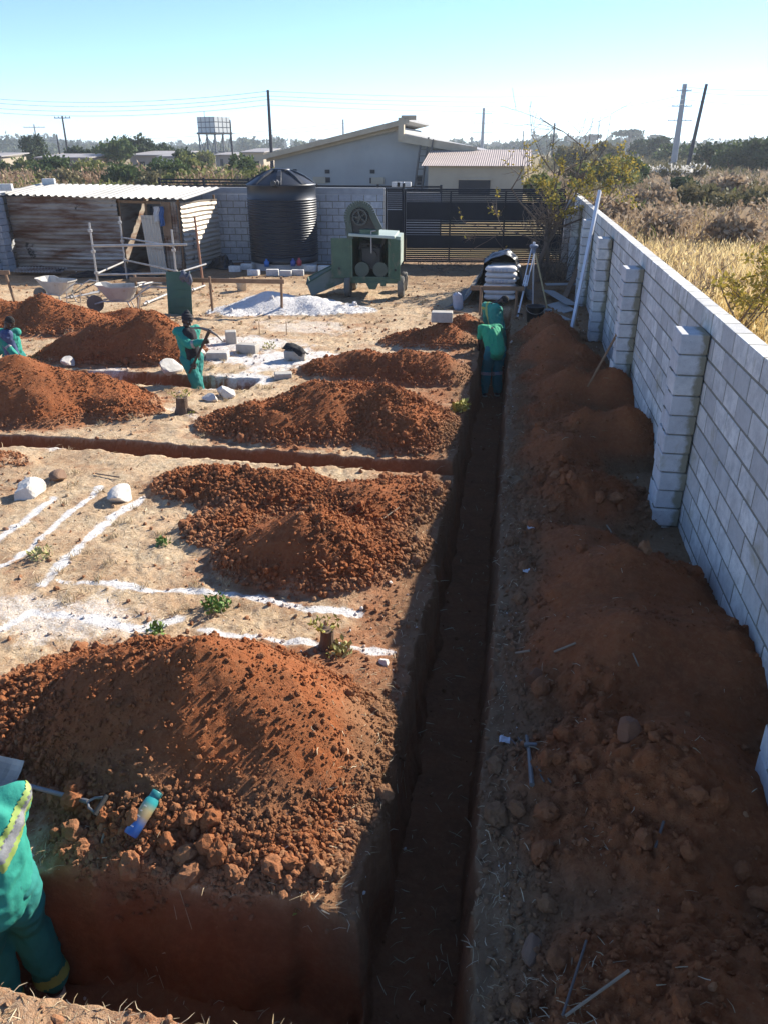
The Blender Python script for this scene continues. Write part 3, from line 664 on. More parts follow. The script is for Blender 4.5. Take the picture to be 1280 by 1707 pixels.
P = [[(lambda u, v: tuple(C[0] * (1 - u) * (1 - v) + C[1] * u * (1 - v) + C[2] * u * v + C[3] * (1 - u) * v + Vector((0, 0, .02 * (1 if abs((u * 26) % 1 - .5) < .2 else (-1 if abs((u * 26) % 1 - .5) > .3 else (.25 - abs((u * 26) % 1 - .5)) * 20)) + .01 * math.sin(u * 9 + v * 3)))))(i / nu, j / 5) for j in range(6)] for i in range(nu + 1)]
mb.grid(P, 0, .004); mb.build('roof', M_ROOF, shed)
mb = MB(); mb.grid([[SL((-12.1, 24.05, 0)), SL((-12.1, 24.05, 2.1))], [SL((-12.1, 26.2, 0)), SL((-12.1, 26.2, 2.2))]]); mb.build('inner_partition', M_TIN, shed)
for (px, py, lab) in ((10, 311, 'pale concrete block weighing down the left front corner of the shed roof'), (82, 303, 'pale concrete block weighing down the back of the shed roof')):
    p = at(px, py, 24.0 if px < 50 else 26.1); mb = MB(); mb.box((0, 0, .1), (.4, .2, .2), None, .012, .3); o = mb.build('concrete_block', M_BLOCK); o.location = (p.x, p.y, p.z - .12 if px < 50 else p.z - .1); o.rotation_euler = (0, 0, .3); tag(o, lab, 'block')
# cloth on the door top, black sheet on the ground in front
t = thing('hung_cloth', 'white and blue cloth hung over the top of the shed door', 'cloth', at(262, 345, 23.8))
mb = MB(); mb.grid([[(x * .2 - .12 + .02 * math.sin(z * 9), -.03 + .03 * math.sin(x * 6 + z * 3), -z * .42 + .02 * x) for z in np.linspace(0, 1, 8)] for x in np.linspace(0, 1, 8)], 0, .006); mb.build('white_cloth', pm('white_cloth', (.55, .53, .5), rough=.95), t)
mb = MB(); mb.grid([[(x * .16 + .05 + .02 * math.sin(z * 9), -.04 + .03 * math.sin(x * 7 + z * 3), -z * .55 + .02 * x) for z in np.linspace(0, 1, 8)] for x in np.linspace(0, 1, 8)], 0, .006); mb.build('blue_cloth', pm('blue_cloth', (.05, .11, .26), rough=.95), t)
def crumple(name, lab, cat, c, sx, sy, h, mat, seed, n=40):
    mb = MB(); u = np.linspace(-1, 1, n); U, Vv = np.meshgrid(u, u, indexing='ij'); sh = 1 + .25 * fbm(np.arctan2(Vv, U) * 1.5, U * 0 + seed, 3, seed)
    r = np.hypot(U, Vv); Xp = c[0] + U * sx * sh; Yp = c[1] + Vv * sy * sh
    zz = hz(Xp.ravel(), Yp.ravel()).reshape(U.shape) + .02 + h * np.clip(1 - r ** 1.5, 0, 1) * (.5 + .5 * np.abs(fbm(U * 3 + seed, Vv * 3, 4, seed)) * 3) * .8 + .03 * np.abs(fbm(U * 5, Vv * 5, 3, seed + 1))
    mb.grid(np.stack([Xp, Yp, zz], -1), 0, .006); return tag(centre(mb.build(name, mat, None, True)), lab, cat)
M_PLAST = pm('black_plastic', (.014, .015, .017), (.022, .023, .025), .33, 3, .3, 14)
crumple('plastic_sheet', 'crumpled black plastic sheet on the ground in front of the shed', 'plastic sheet', (-12.0, 23.1), 1.35, .5, .28, M_PLAST, 3)
crumple('plastic_sheet', 'small black plastic heap in the shed corner left of the tank', 'plastic sheet', (-9.4, 25.3), .5, .35, .5, M_PLAST, 5, 24)
mb = MB(); vsheet(mb, 0, 1.6, 0, 0, .5, 1, 0, .6); o = mb.build('loose_sheet', M_TIN); o.rotation_euler = (R(-80), 0, .05); o.location = (-15.3, 22.7, .12); tag(o, 'loose corrugated tin sheet lying at the foot of the shed wall', 'metal sheet')
# ------------------------------------------------------------------ building props
M_STEEL = pm('galvanised', (.48, .47, .45), (.36, .35, .33), .45, 6, .1, 40, metal=.55, dirt=(.22, .13, .08), dsc=6, dth=.62)
M_BLACK = pm('black_rubber', (.018, .018, .018), rough=.8, bs=.2)
M_DUSTR = pm('dusty_rubber', (.20, .185, .155), (.13, .12, .10), .95, 4, .3, 30)
M_MACH = pm('machine_green', (.085, .15, .09), (.05, .10, .06), .6, 5, .15, 30, dirt=(.20, .165, .115), dsc=4, dth=.54)
M_MACHD = pm('engine_dark', (.02, .022, .02), (.03, .033, .03), .6, 8, .2, 30)
M_MACHF = pm('flywheel_green', (.055, .085, .062), (.04, .06, .045), .5, 4, 0)
M_MTOP = pm('machine_lid', (.40, .46, .40), (.33, .39, .33), .5, 3, 0)
def put(o, x, y, rz=0, dz=0): o.location = (x, y, gz(x, y) + dz); o.rotation_euler.z = rz; return o
# scaffold frame
sc_ = thing('scaffold', 'galvanised scaffold frame standing in front of the tin shed', 'scaffold', (-10.3, 21.4, 0))
def q_(x, y, z): return (x + 10.3, y - 21.4, z)
std = [((-11.05, 20.1), 1.82), ((-9.05, 20.7), 1.62), ((-11.45, 22.6), 1.78)]
for (x, y), h in std:
    mb = MB(); mb.tube([q_(x, y, gz(x, y) - .02), q_(x + .02, y, h)], .027, 10)
    for z in (.55, 1.1, 1.62):
        if z < h - .05: mb.lathe([(.027, -.04), (.06, -.03), (.062, .03), (.027, .04)], 10, Matrix.Translation(q_(x + .01, y, z)))
    mb.build('standard', M_STEEL, sc_)
for (a, b, z, r) in ((0, 1, 1.24, .034), (0, 1, .5, .026), (0, 2, .52, .026), (2, 1, .56, .026), (2, 1, 1.2, .024)):
    (xa, ya), (xb, yb) = std[a][0], std[b][0]; ex = .18 if z > 1.2 and a == 0 else 0
    mb = MB(); mb.tube([q_(xa, ya, z), q_(xb + (xb - xa) * ex, yb + (yb - ya) * ex, z)], r, 10); mb.build('ledger', M_STEEL, sc_)
mb = MB(); mb.tube([q_(-9.05, 20.7, .5), q_(-8.55, 21.7, .62)], .026, 10); mb.build('ledger', M_STEEL, sc_)
mb = MB(); a = G(340, 479); b = at(325, 361, 21.9); mb.tube([(0, 0, -.05), tuple(b - a)], .032, 10); o = mb.build('wooden_pole', pm('red_pole', (.32, .15, .08), (.22, .11, .07), .8, 6)); o.location = (a.x, a.y, 0); tag(o, 'rust red pole leaning against the right end of the scaffold', 'pole')
for (p, q, dz, lab) in (((150, 489), (262, 466), .1, 'scaffold tube lying across the others behind the wheelbarrow'), ((235, 479), (282, 480), .12, 'short scaffold tube lying left of the green sheet'), ((240, 507), (280, 490), .06, 'scaffold tube with coupler slanting towards the green sheet'), ((190, 487), (255, 470), .16, 'upper scaffold tube resting on another behind the wheelbarrow'), ((112, 497), (165, 487), .1, 'scaffold tube lying left behind the wheelbarrow trays'), ((320, 484), (342, 476), .05, 'scaffold tube end right of the green sheet')):
    a = G(*p, dz); b = G(*q, dz + .03); mb = MB(); mb.tube([tuple(a), tuple(b)], .028, 10); mb.lathe([(.028, -.05), (.05, -.04), (.05, .04), (.028, .05)], 10, Matrix.Translation(a.lerp(b, .15)) @ (b - a).to_track_quat('Z', 'Y').to_matrix().to_4x4()); tag(centre(mb.build('scaffold_tube', M_STEEL)), lab, 'scaffold tube', 'scaffold tubes lying on the ground')
# wheelbarrows
M_BARROW = pm('barrow_tray', (.46, .44, .40), (.34, .32, .28), .7, 4, .2, 30, dirt=(.28, .2, .13), dsc=4, dth=.58)
def barrow(lab):
    t = thing('wheelbarrow', lab, 'wheelbarrow', group='grey metal wheelbarrows')
    mb = MB(); nb = 24; rings = []
    for s, z, k in ((.55, .28, 1), (.62, .3, 1), (1.0, .60, 1), (1.04, .61, 1), (1.04, .585, 1)):
        r = []
        for i in range(nb):
            a = 2 * math.pi * i / nb; ca, sa = math.cos(a), math.sin(a); sq = (abs(ca) ** 4 + abs(sa) ** 4) ** -.25
            r.append((ca * sq * .44 * s + .02 + (.08 if ca > 0 and s > .9 else 0), sa * sq * .31 * s, z + (.05 if ca > .5 and s > .9 else 0)))
        rings.append(r + [r[0]])
    rings.insert(0, [(0, 0, .28)] * (nb + 1)); mb.grid(rings, 0, .006); mb.build('tray', M_BARROW, t, False)
    mb = MB(); mb.lathe([(.0, -.035), (.10, -.04), (.19, -.04), (.2, 0), (.19, .04), (.10, .04), (0, .035)], 20, Matrix.Translation((.62, 0, .2)) @ Matrix.Rotation(math.pi / 2, 4, 'X')); mb.build('wheel', M_DUSTR, t, False)
    for s in (-1, 1):
        mb = MB(); mb.tube([(.62, s * .07, .2), (.40, s * .16, .27), (-.2, s * .25, .27), (-.55, s * .27, .50), (-.75, s * .28, .60), (-.95, s * .28, .58)], .018, 8); mb.build('handle', M_STEEL, t)
        mb = MB(); mb.tube([(-.15, s * .25, .27), (-.24, s * .27, .02), (-.36, s * .27, .02), (-.42, s * .26, .36)], .016, 8); mb.build('leg', M_STEEL, t)
    return t
put(barrow('grey wheelbarrow with shallow tray on the left, partly hidden by the brown heap'), -11.35, 18.7, math.pi - .15, -.02)
put(barrow('grey wheelbarrow with its wheel and curved handles showing, right of the other'), -9.2, 17.75, math.pi + .35, 0)
# profile boards
def hurdle(name, lab, posts, rail, tails=(.12, .12)):
    c = posts[0]; t = thing(name, lab, 'profile board', (c[0], c[1], 0))
    for (x, y, h, lean) in posts:
        mb = MB(); mb.tube([(x - c[0], y - c[1], gz(x, y) - .1), (x - c[0] + lean, y - c[1], h)], .033, 8); mb.build('post', M_WOOD, t)
    a = Vector(rail[0]); b = Vector(rail[1]); mb = MB(); mb.beam(a - Vector((c[0], c[1], 0)), b - Vector((c[0], c[1], 0)), .035, .10, bev=.004); mb.build('rail', M_WOOD, t)
hurdle('profile_board', 'long wooden profile board on three posts before the tank and scaffold', [(-8.94, 18.06, .83, 0), (-7.0, 17.9, .86, 0), (-5.37, 18.17, .86, .03)], ((-9.05, 18.0, .74), (-5.25, 18.08, .76)))
hurdle('profile_board', 'wooden profile board cut by the left edge of the picture', [(-12.5, 18.47, .78, -.12)], ((-14.5, 18.3, .75), (-12.45, 18.4, .76)))
hurdle('profile_board', 'wooden profile board in front of the stacked cement bags', [(-.70, 18.75, .66, 0), (.13, 18.9, .66, 0)], ((-.95, 18.75, .62), (.30, 18.86, .62)))
# green sheet, jacket, buckets
mb = MB(); mb.grid([[(x, .02 * math.sin(x * 9) + .14 * z, z + .01 * math.sin(x * 7)) for z in np.linspace(0, 1.0, 10)] for x in np.linspace(-.3, .3, 14)], 0, .006)
for k in range(1, 5): mb.box((0, .14 * k * .2 - .012, k * .2), (.58, .012, .012))
o = mb.build('metal_sheet', pm('green_sheet', (.03, .10, .055), (.022, .075, .045), .5, 3, 0)); o.location = (-7.72, 17.66, gz(-7.72, 17.66) - .02); tag(o, 'dark green metal sheet leaning upright against the profile board', 'metal sheet')
t = thing('work_jacket', 'dark jacket hung over the rail above the green metal sheet', 'jacket', at(312, 458, 17.75))
mb = MB(); u = np.linspace(0, 1, 14); mb.grid([[(.22 * (a - .5) + .02 * math.sin(b * 8), -.06 - .09 * math.sin(math.pi * min(b * 1.3, 1)) * (1 if b < .8 else .8) + .02 * math.sin(a * 9 + b * 5), .07 - .24 * b + .03 * math.sin(a * 7)) for b in u] for a in u], 0, .02); mb.build('jacket_body', pm('grey_cloth', (.10, .11, .14), rough=.95, bs=.4, bsc=20), t, True)
mb = MB(); mb.tube([(.09, -.1, .02), (.13, -.12, -.12), (.11, -.13, -.22)], [.05, .045, .03], 10); mb.build('sleeve', bpy.data.materials['grey_cloth'], t, True)
def bucket(lab, x, y, mat, r, h, inner):
    t = thing('bucket', lab, 'bucket', (x, y, gz(x, y))); mb = MB(); mb.lathe([(0, 0), (r * .82, 0), (r * .96, h * .9), (r * 1.04, h * .91), (r * 1.04, h), (r * .95, h), (r * .78, .03), (0, .03)], 28); mb.build('pail', mat, t, True)
    mb = MB(); mb.tube([(r * math.cos(a), -.02 - r * .9 * abs(math.sin(a)), h * .93 - h * .35 * math.sin(a)) for a in np.linspace(0, math.pi, 11)], .005, 6); mb.build('handle', M_STEEL, t)
bucket('dirty white plastic bucket on the ground below the water tank', -7.38, 21.2, pm('white_plastic', (.62, .60, .54), (.5, .47, .4), .6, 4), .15, .30, 0)
bucket('black bucket near the tripod at the end of the soil bank', .56, 18.1, pm('black_plastic_bucket', (.015, .015, .018), rough=.5), .21, .36, 0)
bucket('small pale tin beside the black bucket', .86, 18.5, pm('pale_tin', (.32, .36, .38), rough=.5, metal=.3), .09, .22, 0)

# ------------------------------------------------------------------ concrete mixer (engine end towards us)
mx = thing('concrete_mixer', 'green diesel concrete mixer on wheels with its engine doors open', 'mixer', (-3.66, 20.75, 0))
mx.rotation_euler.z = .06
mb = MB(); x0, x1, za, zb, yb = -.50, .46, .50, 1.50, 1.35; th = .02
mb.box((x0, yb / 2, (za + zb) / 2), (th, yb, zb - za)); mb.box((x1, yb / 2, (za + zb) / 2), (th, yb, zb - za)); mb.box(((x0 + x1) / 2, yb, (za + zb) / 2), (x1 - x0, th, zb - za)); mb.box(((x0 + x1) / 2, yb / 2, za), (x1 - x0 - .02, yb - .02, .04))
for x in (x0 - .01, x1 + .01): mb.box((x, -.012, (za + zb) / 2), (.06, .03, zb - za))
mb.build('housing', M_MACH, mx)
mb = MB(); mb.box((.03, .62, 1.545), (1.18, 1.5, .07), Matrix.Rotation(.05, 3, 'Y'), .01); mb.build('lid', M_MTOP, mx)
mb = MB(); mb.prism([(.50, .62), (.74, .78), (.74, 1.50), (.50, 1.52)], .25, 1.3); mb.build('side_cover', M_MTOP, mx)
for s, hx, ang, wd in ((-1, -.53, .25, .50), (1, .50, -.95, .5)):
    M = Matrix.Translation((hx, -.03, .99)) @ Matrix.Rotation(ang if s < 0 else ang, 4, 'Z'); mb = MB(); mb.M = M; w_ = wd
    mb.box((s * w_ / 2, 0, 0), (w_, .018, 1.0), None, .004); mb.box((s * w_ / 2, -.015, .47), (w_ - .02, .014, .03)); mb.box((s * w_ / 2, -.015, -.47), (w_ - .02, .014, .03)); mb.box((s * (w_ - .02), -.015, 0), (.03, .014, .96))
    if s > 0:
        for k in range(7): mb.box((w_ / 2, -.014, .1 + k * .045), (w_ * .6, .014, .014))
    d = mb.build('door', M_MACH, mx)
    mb = MB(); mb.M = M; mb.lathe([(0, -.02), (.03, -.02), (.03, .02), (0, .02)], 12, Matrix.Translation((s * w_ * .6, -.02, -.25)) @ Matrix.Rotation(math.pi / 2, 4, 'X')); mb.build('latch', M_MACHD, d)
eng = MB(); eng.box((-.02, .55, .95), (.55, .7, .6), None, .04); eng.box((-.2, .45, 1.25), (.25, .4, .25), None, .05); eng.tube([(.2, .4, 1.2), (.3, .35, 1.35), (.34, .35, 1.45)], .05); eng.tube([(-.35, .25, 1.2), (-.1, .2, 1.33), (.15, .22, 1.25)], .025); eng.lathe([(0, -.1), (.12, -.1), (.12, .1), (0, .1)], 18, Matrix.Translation((.02, .2, 1.05)) @ Matrix.Rotation(math.pi / 2, 4, 'X')); eng.build('engine', M_MACHD, mx)
for x, z, r in ((-.24, .70, .19), (.24, .70, .19)):
    mb = MB(); mb.lathe([(0, -.03), (r * .3, -.045), (r * .35, -.02), (r * .78, -.02), (r * .84, -.05), (r, -.05), (r, .05), (0, .05)], 30, Matrix.Translation((x, .09, z)) @ Matrix.Rotation(math.pi / 2, 4, 'X')); mb.build('flywheel', M_MACHF, mx)
# belt guard with pulley on the lid
bgm = Matrix.Translation((-.14, -.02, 1.58)) @ Matrix.Rotation(-.30, 4, 'Y')
def stad(r0, r1, hgt, off=0.0):
    P = [(-r0, off)]; P += [(-r1 * math.cos(a), hgt + r1 * math.sin(a)) for a in np.linspace(-.12, math.pi + .12, 22)]; P += [(r0, off)]; return P
mb = MB(); mb.M = bgm; mb.prism(stad(.40, .33, .42), .02, .05); mb.build('belt_guard', M_MACHD, mx)
bgd = MB(); bgd.M = bgm; Pq = stad(.40, .33, .42); 
for a, b in zip(Pq[:-1], Pq[1:]): bgd.beam((a[0], -.03, a[1]), (b[0], -.03, b[1]), .03, .16, up=(a[0] + b[0], 0, a[1] + b[1] - .5))
bgd.build('guard_rim', M_MACHF, mx)
pu = MB(); pu.M = bgm @ Matrix.Translation((0, -.02, .43)) @ Matrix.Rotation(math.pi / 2, 4, 'X'); pu.lathe([(.16, -.04), (.20, -.04), (.20, .04), (.16, .04), (.16, -.04)], 32); pu.lathe([(0, -.04), (.05, -.04), (.05, .05), (0, .05)], 16)
for k in range(5):
    a = 2 * math.pi * k / 5 + .3; pu.beam((.04 * math.cos(a), .04 * math.sin(a), 0), (.17 * math.cos(a), .17 * math.sin(a), 0), .045, .03)
pu.build('pulley', pm('pulley_steel', (.055, .065, .06), rough=.45, metal=.3), mx)
mb = MB(); mb.box((-.03, -.02, 1.62), (.50, .06, .16), None, .01); mb.build('guard_foot', M_MACH, mx)
mb = MB(); mb.tube([(.02, -.06, 1.12), (.02, -.08, 1.62), (.02, -.08, 1.66), (.14, -.08, 1.68)], .016, 8); mb.build('crank', M_STEEL, mx)
mb = MB(); mb.beam((-.62, .1, .42), (.72, .1, .42), .12, .14); mb.beam((-.3, .1, .44), (-.3, 1.3, .44), .08, .1); mb.beam((.3, .1, .44), (.3, 1.3, .44), .08, .1); mb.prism([(-.15, .38), (.2, .38), (.12, .2), (-.05, .2)], .0, .2); mb.box((.32, -.01, .35), (.14, .02, .12), None, .01); mb.build('chassis', M_MACH, mx)
for x in (-.62, .78):
    for y in (.08, 1.25):
        wz = .275; r = .28 if y < 1 else .25; M = Matrix.Translation((x, y, r - .01)) @ Matrix.Rotation(math.pi / 2, 4, 'Y')
        mb = MB(); mb.lathe([(r * .55, -.075), (r * .9, -.08), (r, -.055), (r, .055), (r * .9, .08), (r * .55, .075)], 26, M); wh = mb.build('wheel', M_DUSTR, mx, True)
        mb = MB(); mb.lathe([(0, -.05), (r * .2, -.06), (r * .3, -.03), (r * .58, -.03), (r * .58, .03), (r * .3, .03), (r * .2, .06), (0, .05)], 20, M); mb.build('rim', M_MACH, wh)
# loading hopper tipped out on the left
hp = MB(); a = [Vector((-.62, .15, .95)), Vector((-.62, .9, .95)), Vector((-1.75, .45, .42)), Vector((-1.65, -.35, .38))]; b = [Vector((-.68, .2, .36)), Vector((-.68, .85, .36)), Vector((-1.62, .40, .06)), Vector((-1.55, -.25, .04))]
for (p, q, r, s) in ((a[0], b[0], b[3], a[3]), (a[1], a[2], b[2], b[1]), (a[2], a[3], b[3], b[2]), (b[0], b[1], b[2], b[3])):
    hp.grid([[tuple(p.lerp(q, v).lerp(s.lerp(r, v), u)) for v in (0, .5, 1)] for u in (0, .33, .66, 1)], 0, .015)
hp.build('hopper', pm('hopper_steel', (.20, .24, .20), (.27, .29, .25), .55, 3, .1, 20, dirt=(.10, .15, .10), dth=.55), mx)
mb = MB()
for i in range(4): mb.tube([tuple(a[i]), tuple(a[(i + 1) % 4])], .022, 8)
mb.build('hopper_rim', M_MACH, mx)

# ------------------------------------------------------------------ cement, tarpaulin and boards
M_BAG = pm('cement_paper', (.60, .58, .56), (.50, .48, .46), .85, 7, .5, 18)
M_PRINT = pm('bag_print', (.30, .36, .48), rough=.9)
def bag(L, Wd, T, seed):
    nb, mm = 28, 14; P = []
    for j in range(mm + 1):
        u = -1 + 2 * j / mm; prow = []
        for i in range(nb + 1):
            a = 2 * math.pi * i / nb; ca, sa = math.cos(a), math.sin(a); k = (abs(ca) ** 3.2 + abs(sa) ** 3.2) ** (-1 / 3.2); e = (1 - abs(u) ** 7) ** .5
            prow.append((u * L / 2, ca * k * Wd / 2 * (.9 + .1 * e), sa * k * T / 2 * (.12 + .88 * e)))
        P.append(prow)
    P = np.array(P); P[..., 2] += .010 * fbm(P[..., 0] * 7 + seed, P[..., 1] * 7, 3, seed); P[..., 1] += .008 * fbm(P[..., 0] * 9 + seed, P[..., 2] * 20, 3, seed + 2); return P
zb = .12
nm = ('lowest', 'second lowest', 'third from the bottom', 'third from the top', 'second from the top', 'topmost')
for k in range(6):
    P = bag(.78, .48, .15, k); mb = MB(); mb.grid(P[::-1]); o = mb.build('cement_bag', M_BAG, None, True)
    o.location = (-.30 + random.uniform(-.03, .03), 20.28 + random.uniform(-.02, .02), zb + .07 + k * .135); o.rotation_euler = (0, 0, random.uniform(-.05, .05))
    tag(o, f'white cement bag, {nm[k]} in the front column under the black tarpaulin', 'cement bag', 'stacked cement bags')
    mb = MB()
    for r_ in range(2):
        for c_ in range(5): mb.box((-.2 + c_ * .085, -.243, .012 - r_ * .035 + .0), (.06, .006, .016))
    if k in (3, 5): mb.build('print', M_PRINT, o)
for k in range(7):                                            # second column half hidden by the tarpaulin
    if k % 2 == 0 or k > 5: continue
    P = bag(.78, .48, .15, k + 20); mb = MB(); mb.grid(P[::-1]); o = mb.build('cement_bag', M_BAG, None, True); o.location = (-.2, 20.82, zb + .07 + k * .135); tag(o, 'white cement bag behind the front column, half hidden by the tarpaulin', 'cement bag', 'cement bags under the tarpaulin')
u = np.linspace(0, 1, 70); v = np.linspace(0, 1, 60)
prof = np.array([(-1.25, .02), (-1.0, .08), (-.82, .4), (-.72, .95), (-.45, 1.13), (-.2, 1.2), (.05, 1.05), (.15, .75), (.26, .4), (.42, .05), (.55, .02)])
sl_ = np.concatenate([[0], np.cumsum(np.hypot(*np.diff(prof, axis=0).T))]); sl_ /= sl_[-1]
PXu = np.interp(u, sl_, prof[:, 0]); PZu = np.interp(u, sl_, prof[:, 1]); U, Vv = np.meshgrid(u, v, indexing='ij')
wr = fbm(U * 9, Vv * 6, 4, 71) * .05 + np.abs(fbm(U * 16, Vv * 7, 3, 72)) * .05
Xt = PXu[:, None] + wr * np.sign(U - .5) * .8 - .15 * (1 - Vv) * (U < .3) * (.3 - U) / .3 * 2; Yt = 20.42 + 1.7 * Vv + .25 * np.abs(U - .5) * 2 - .55 * (U < .22) * (.22 - U) / .22 * (1 - Vv) * 2.5 + wr * .6; Zt = np.maximum(PZu[:, None] * (1 - .12 * Vv + .06 * np.sin(Vv * 5)) + wr * .9, .03)
Zt = np.where(Vv > .93, Zt * (1 - (Vv - .93) / .07), Zt) + .0; Zt = np.maximum(Zt, .02)
mb = MB(); mb.grid(np.stack([Xt, Yt, Zt], -1), 0, .006); tag(centre(mb.build('tarpaulin', M_PLAST, None, True)), 'black tarpaulin draped over the stack of cement bags', 'tarpaulin')
mb = MB(); mb.grid(bag(.42, .26, .24, 44)[::-1]); o = mb.build('sack', pm('woven_sack', (.42, .44, .50), (.33, .35, .4), .9, 8, .6, 16), None, True); o.rotation_euler = (0, R(84), .2); o.location = (-1.28, 19.45, gz(-1.28, 19.45) + .2); tag(o, 'upright white woven sack left of the cement stack', 'sack')
mb = MB(); mb.ell((0, 0, .1), (.1, .07, .09), None, 14, 10)
def plank(lab, a, b, w_, h_, mat, dz=(.03, .03), roll=0.0, name='wooden_plank', cat='plank', grp=None):
    a = G(*a, 0); b = G(*b, 0); a.z = gz(a.x, a.y) + dz[0]; b.z = gz(b.x, b.y) + dz[1]; mb = MB(); up = Vector((math.sin(roll), 0, math.cos(roll))); mb.beam(tuple(a), tuple(b), w_, h_, up, .004); return tag(centre(mb.build(name, mat)), lab, cat, grp)
M_PLANKP = pm('pale_plank', (.44, .38, .30), (.34, .28, .2), .85, 5)
plank('pale plank leaning against the tarpaulin left of the cement stack', (772, 506), (800, 478), .22, .03, M_PLANKP, (.03, .3))
plank('wooden plank lying in front of the cement stack', (744, 520), (812, 524), .12, .05, M_WOOD)
plank('wooden plank under the right side of the cement stack', (825, 524), (868, 524), .10, .08, M_WOOD)
M_FIB = pm('fibre_board', (.36, .37, .36), (.29, .30, .30), .9, 3, .1, 20)
plank('broad grey board lying slanted across the pile of boards', (912, 492), (952, 516), .34, .02, M_FIB, (.14, .12), .1, 'board', 'board')
plank('grey board lying flat at the back of the pile of boards', (908, 486), (962, 486), .3, .02, M_FIB, (.2, .2), .05, 'board', 'board')
plank('grey board standing out at the front of the pile of boards', (922, 508), (946, 521), .36, .02, M_FIB, (.05, .03), -.25, 'board', 'board')
plank('small grey board nearest the soil bank', (925, 530), (944, 540), .2, .02, M_FIB, (.05, .08), 0, 'board', 'board')
# aluminium straight edge leaning on the wall
a = G(955, 540, .1); b = Vector((1.86, 17.2, 2.26)); a = Vector((1.30, 16.9, gz(1.3, 16.9))); b = at(999, 318, 18.0); mb = MB(); mb.beam(tuple(a), tuple(b), .06, .10, bev=.004); tag(centre(mb.build('straight_edge', pm('aluminium', (.72, .73, .75), (.62, .63, .66), .35, 3, metal=.4))), 'long pale aluminium straight edge leaning on the block wall', 'straight edge')
a = on(985, 634); b = at(1027, 558, a.y + .5); mb = MB(); mb.tube([tuple(a - (b - a) * .15), tuple(a.lerp(b, .5)), tuple(b)], [.016, .018, .02], 8); tag(centre(mb.build('broken_pole', pm('tool_wood', (.34, .19, .09), (.25, .13, .06), .7, 6))), 'short wooden pole stuck in the soil and leaning on a pillar', 'pole')
# surveyor's tripod
tp = thing('survey_tripod', 'silver surveying tripod without instrument beside the cement stack', 'tripod', (.45, 19.4, 0)); M_ALU = pm('tripod_metal', (.66, .68, .72), (.55, .57, .6), .35, 4, metal=.3); M_YEL = pm('tripod_leg_wood', (.55, .45, .25), rough=.6)
top = Vector((0, 0, 1.50))
for (fx, fy, mt, sp) in ((.18 - .45, 18.7 - 19.4, M_ALU, .045), (.92 - .45, 19.5 - 19.4, M_YEL, .0), (.1, .55, M_ALU, .0)):
    f = Vector((fx, fy, gz(.45 + fx, 19.4 + fy) - .03)); d = (f - top).normalized(); sdv = d.cross(Vector((0, 1, 0))).normalized()
    mb = MB(); m_ = top.lerp(f, .55)
    if sp:
        for s in (-1, 1): mb.beam(tuple(top + sdv * s * sp * .9), tuple(m_ + sdv * s * sp), .022, .022)
        mb.beam(tuple(m_ - d * .06 - sdv * sp), tuple(m_ - d * .06 + sdv * sp), .03, .03)
        mb.beam(tuple(top.lerp(f, .4)), tuple(f), .034, .03)
    else: mb.beam(tuple(top), tuple(f), .036, .03)
    lg = mb.build('leg', mt, tp); mb = MB(); mb.tube([tuple(f - d * .12), tuple(f)], [.025, .012], 8); mb.tube([tuple(f - d * .1), tuple(f - d * .1 + Vector((.09, -.02, 0)))], .014, 6); mb.build('foot', M_BLACK, lg)
mb = MB(); mb.lathe([(0, 1.44), (.08, 1.46), (.1, 1.50), (.1, 1.53), (.06, 1.55), (0, 1.55)], 20); mb.box((0, -.02, 1.40), (.10, .1, .12), None, .02); mb.build('head', pm('tripod_head', (.16, .2, .27), rough=.5), tp)
mb = MB(); mb.lathe([(0, 1.55), (.03, 1.55), (.03, 1.60), (0, 1.60)], 12); mb.build('clamp', M_ALU, tp)
# long reach bamboo and dead branches in the corner
M_TWIG = pm('dry_twig', (.20, .15, .11), (.13, .095, .07), .95, 8)
def brush_pile(lab, x, y, n, r, h, seed, zt=1.2):
    rg = random.Random(seed); mb = MB()
    for k in range(n):
        a = rg.uniform(0, 6.28); p = Vector((x + rg.uniform(-r, r), y + rg.uniform(-r, r), gz(x, y) + rg.uniform(0, .1))); q = p + Vector((rg.uniform(-.5, .5), rg.uniform(-.4, .5), rg.uniform(.05, zt))); m_ = p.lerp(q, .5) + Vector((rg.gauss(0, .08), rg.gauss(0, .08), rg.gauss(0, .05)))
        mb.tube([p, m_, q], [.014, .01, .004], 5)
        for j in range(3):
            s = m_.lerp(q, rg.random()); mb.tube([s, s + Vector((rg.uniform(-.25, .25), rg.uniform(-.25, .25), rg.uniform(-.05, .3)))], [.006, .002], 4)
    return tag(centre(mb.build('brush_pile', M_TWIG)), lab, 'brush pile')
brush_pile('dead grey branches heaped in the wall corner beside the gate', 1.25, 24.5, 55, .4, .5, 4, 1.3)
brush_pile('low dead twigs on the ground along the foot of the gate', -2.2, 25.8, 30, .9, .2, 6, .15)
plank('brown plank leaning in the corner behind the straight edge', (940, 500), (962, 470), .14, .04, M_WOOD, (.05, .5))

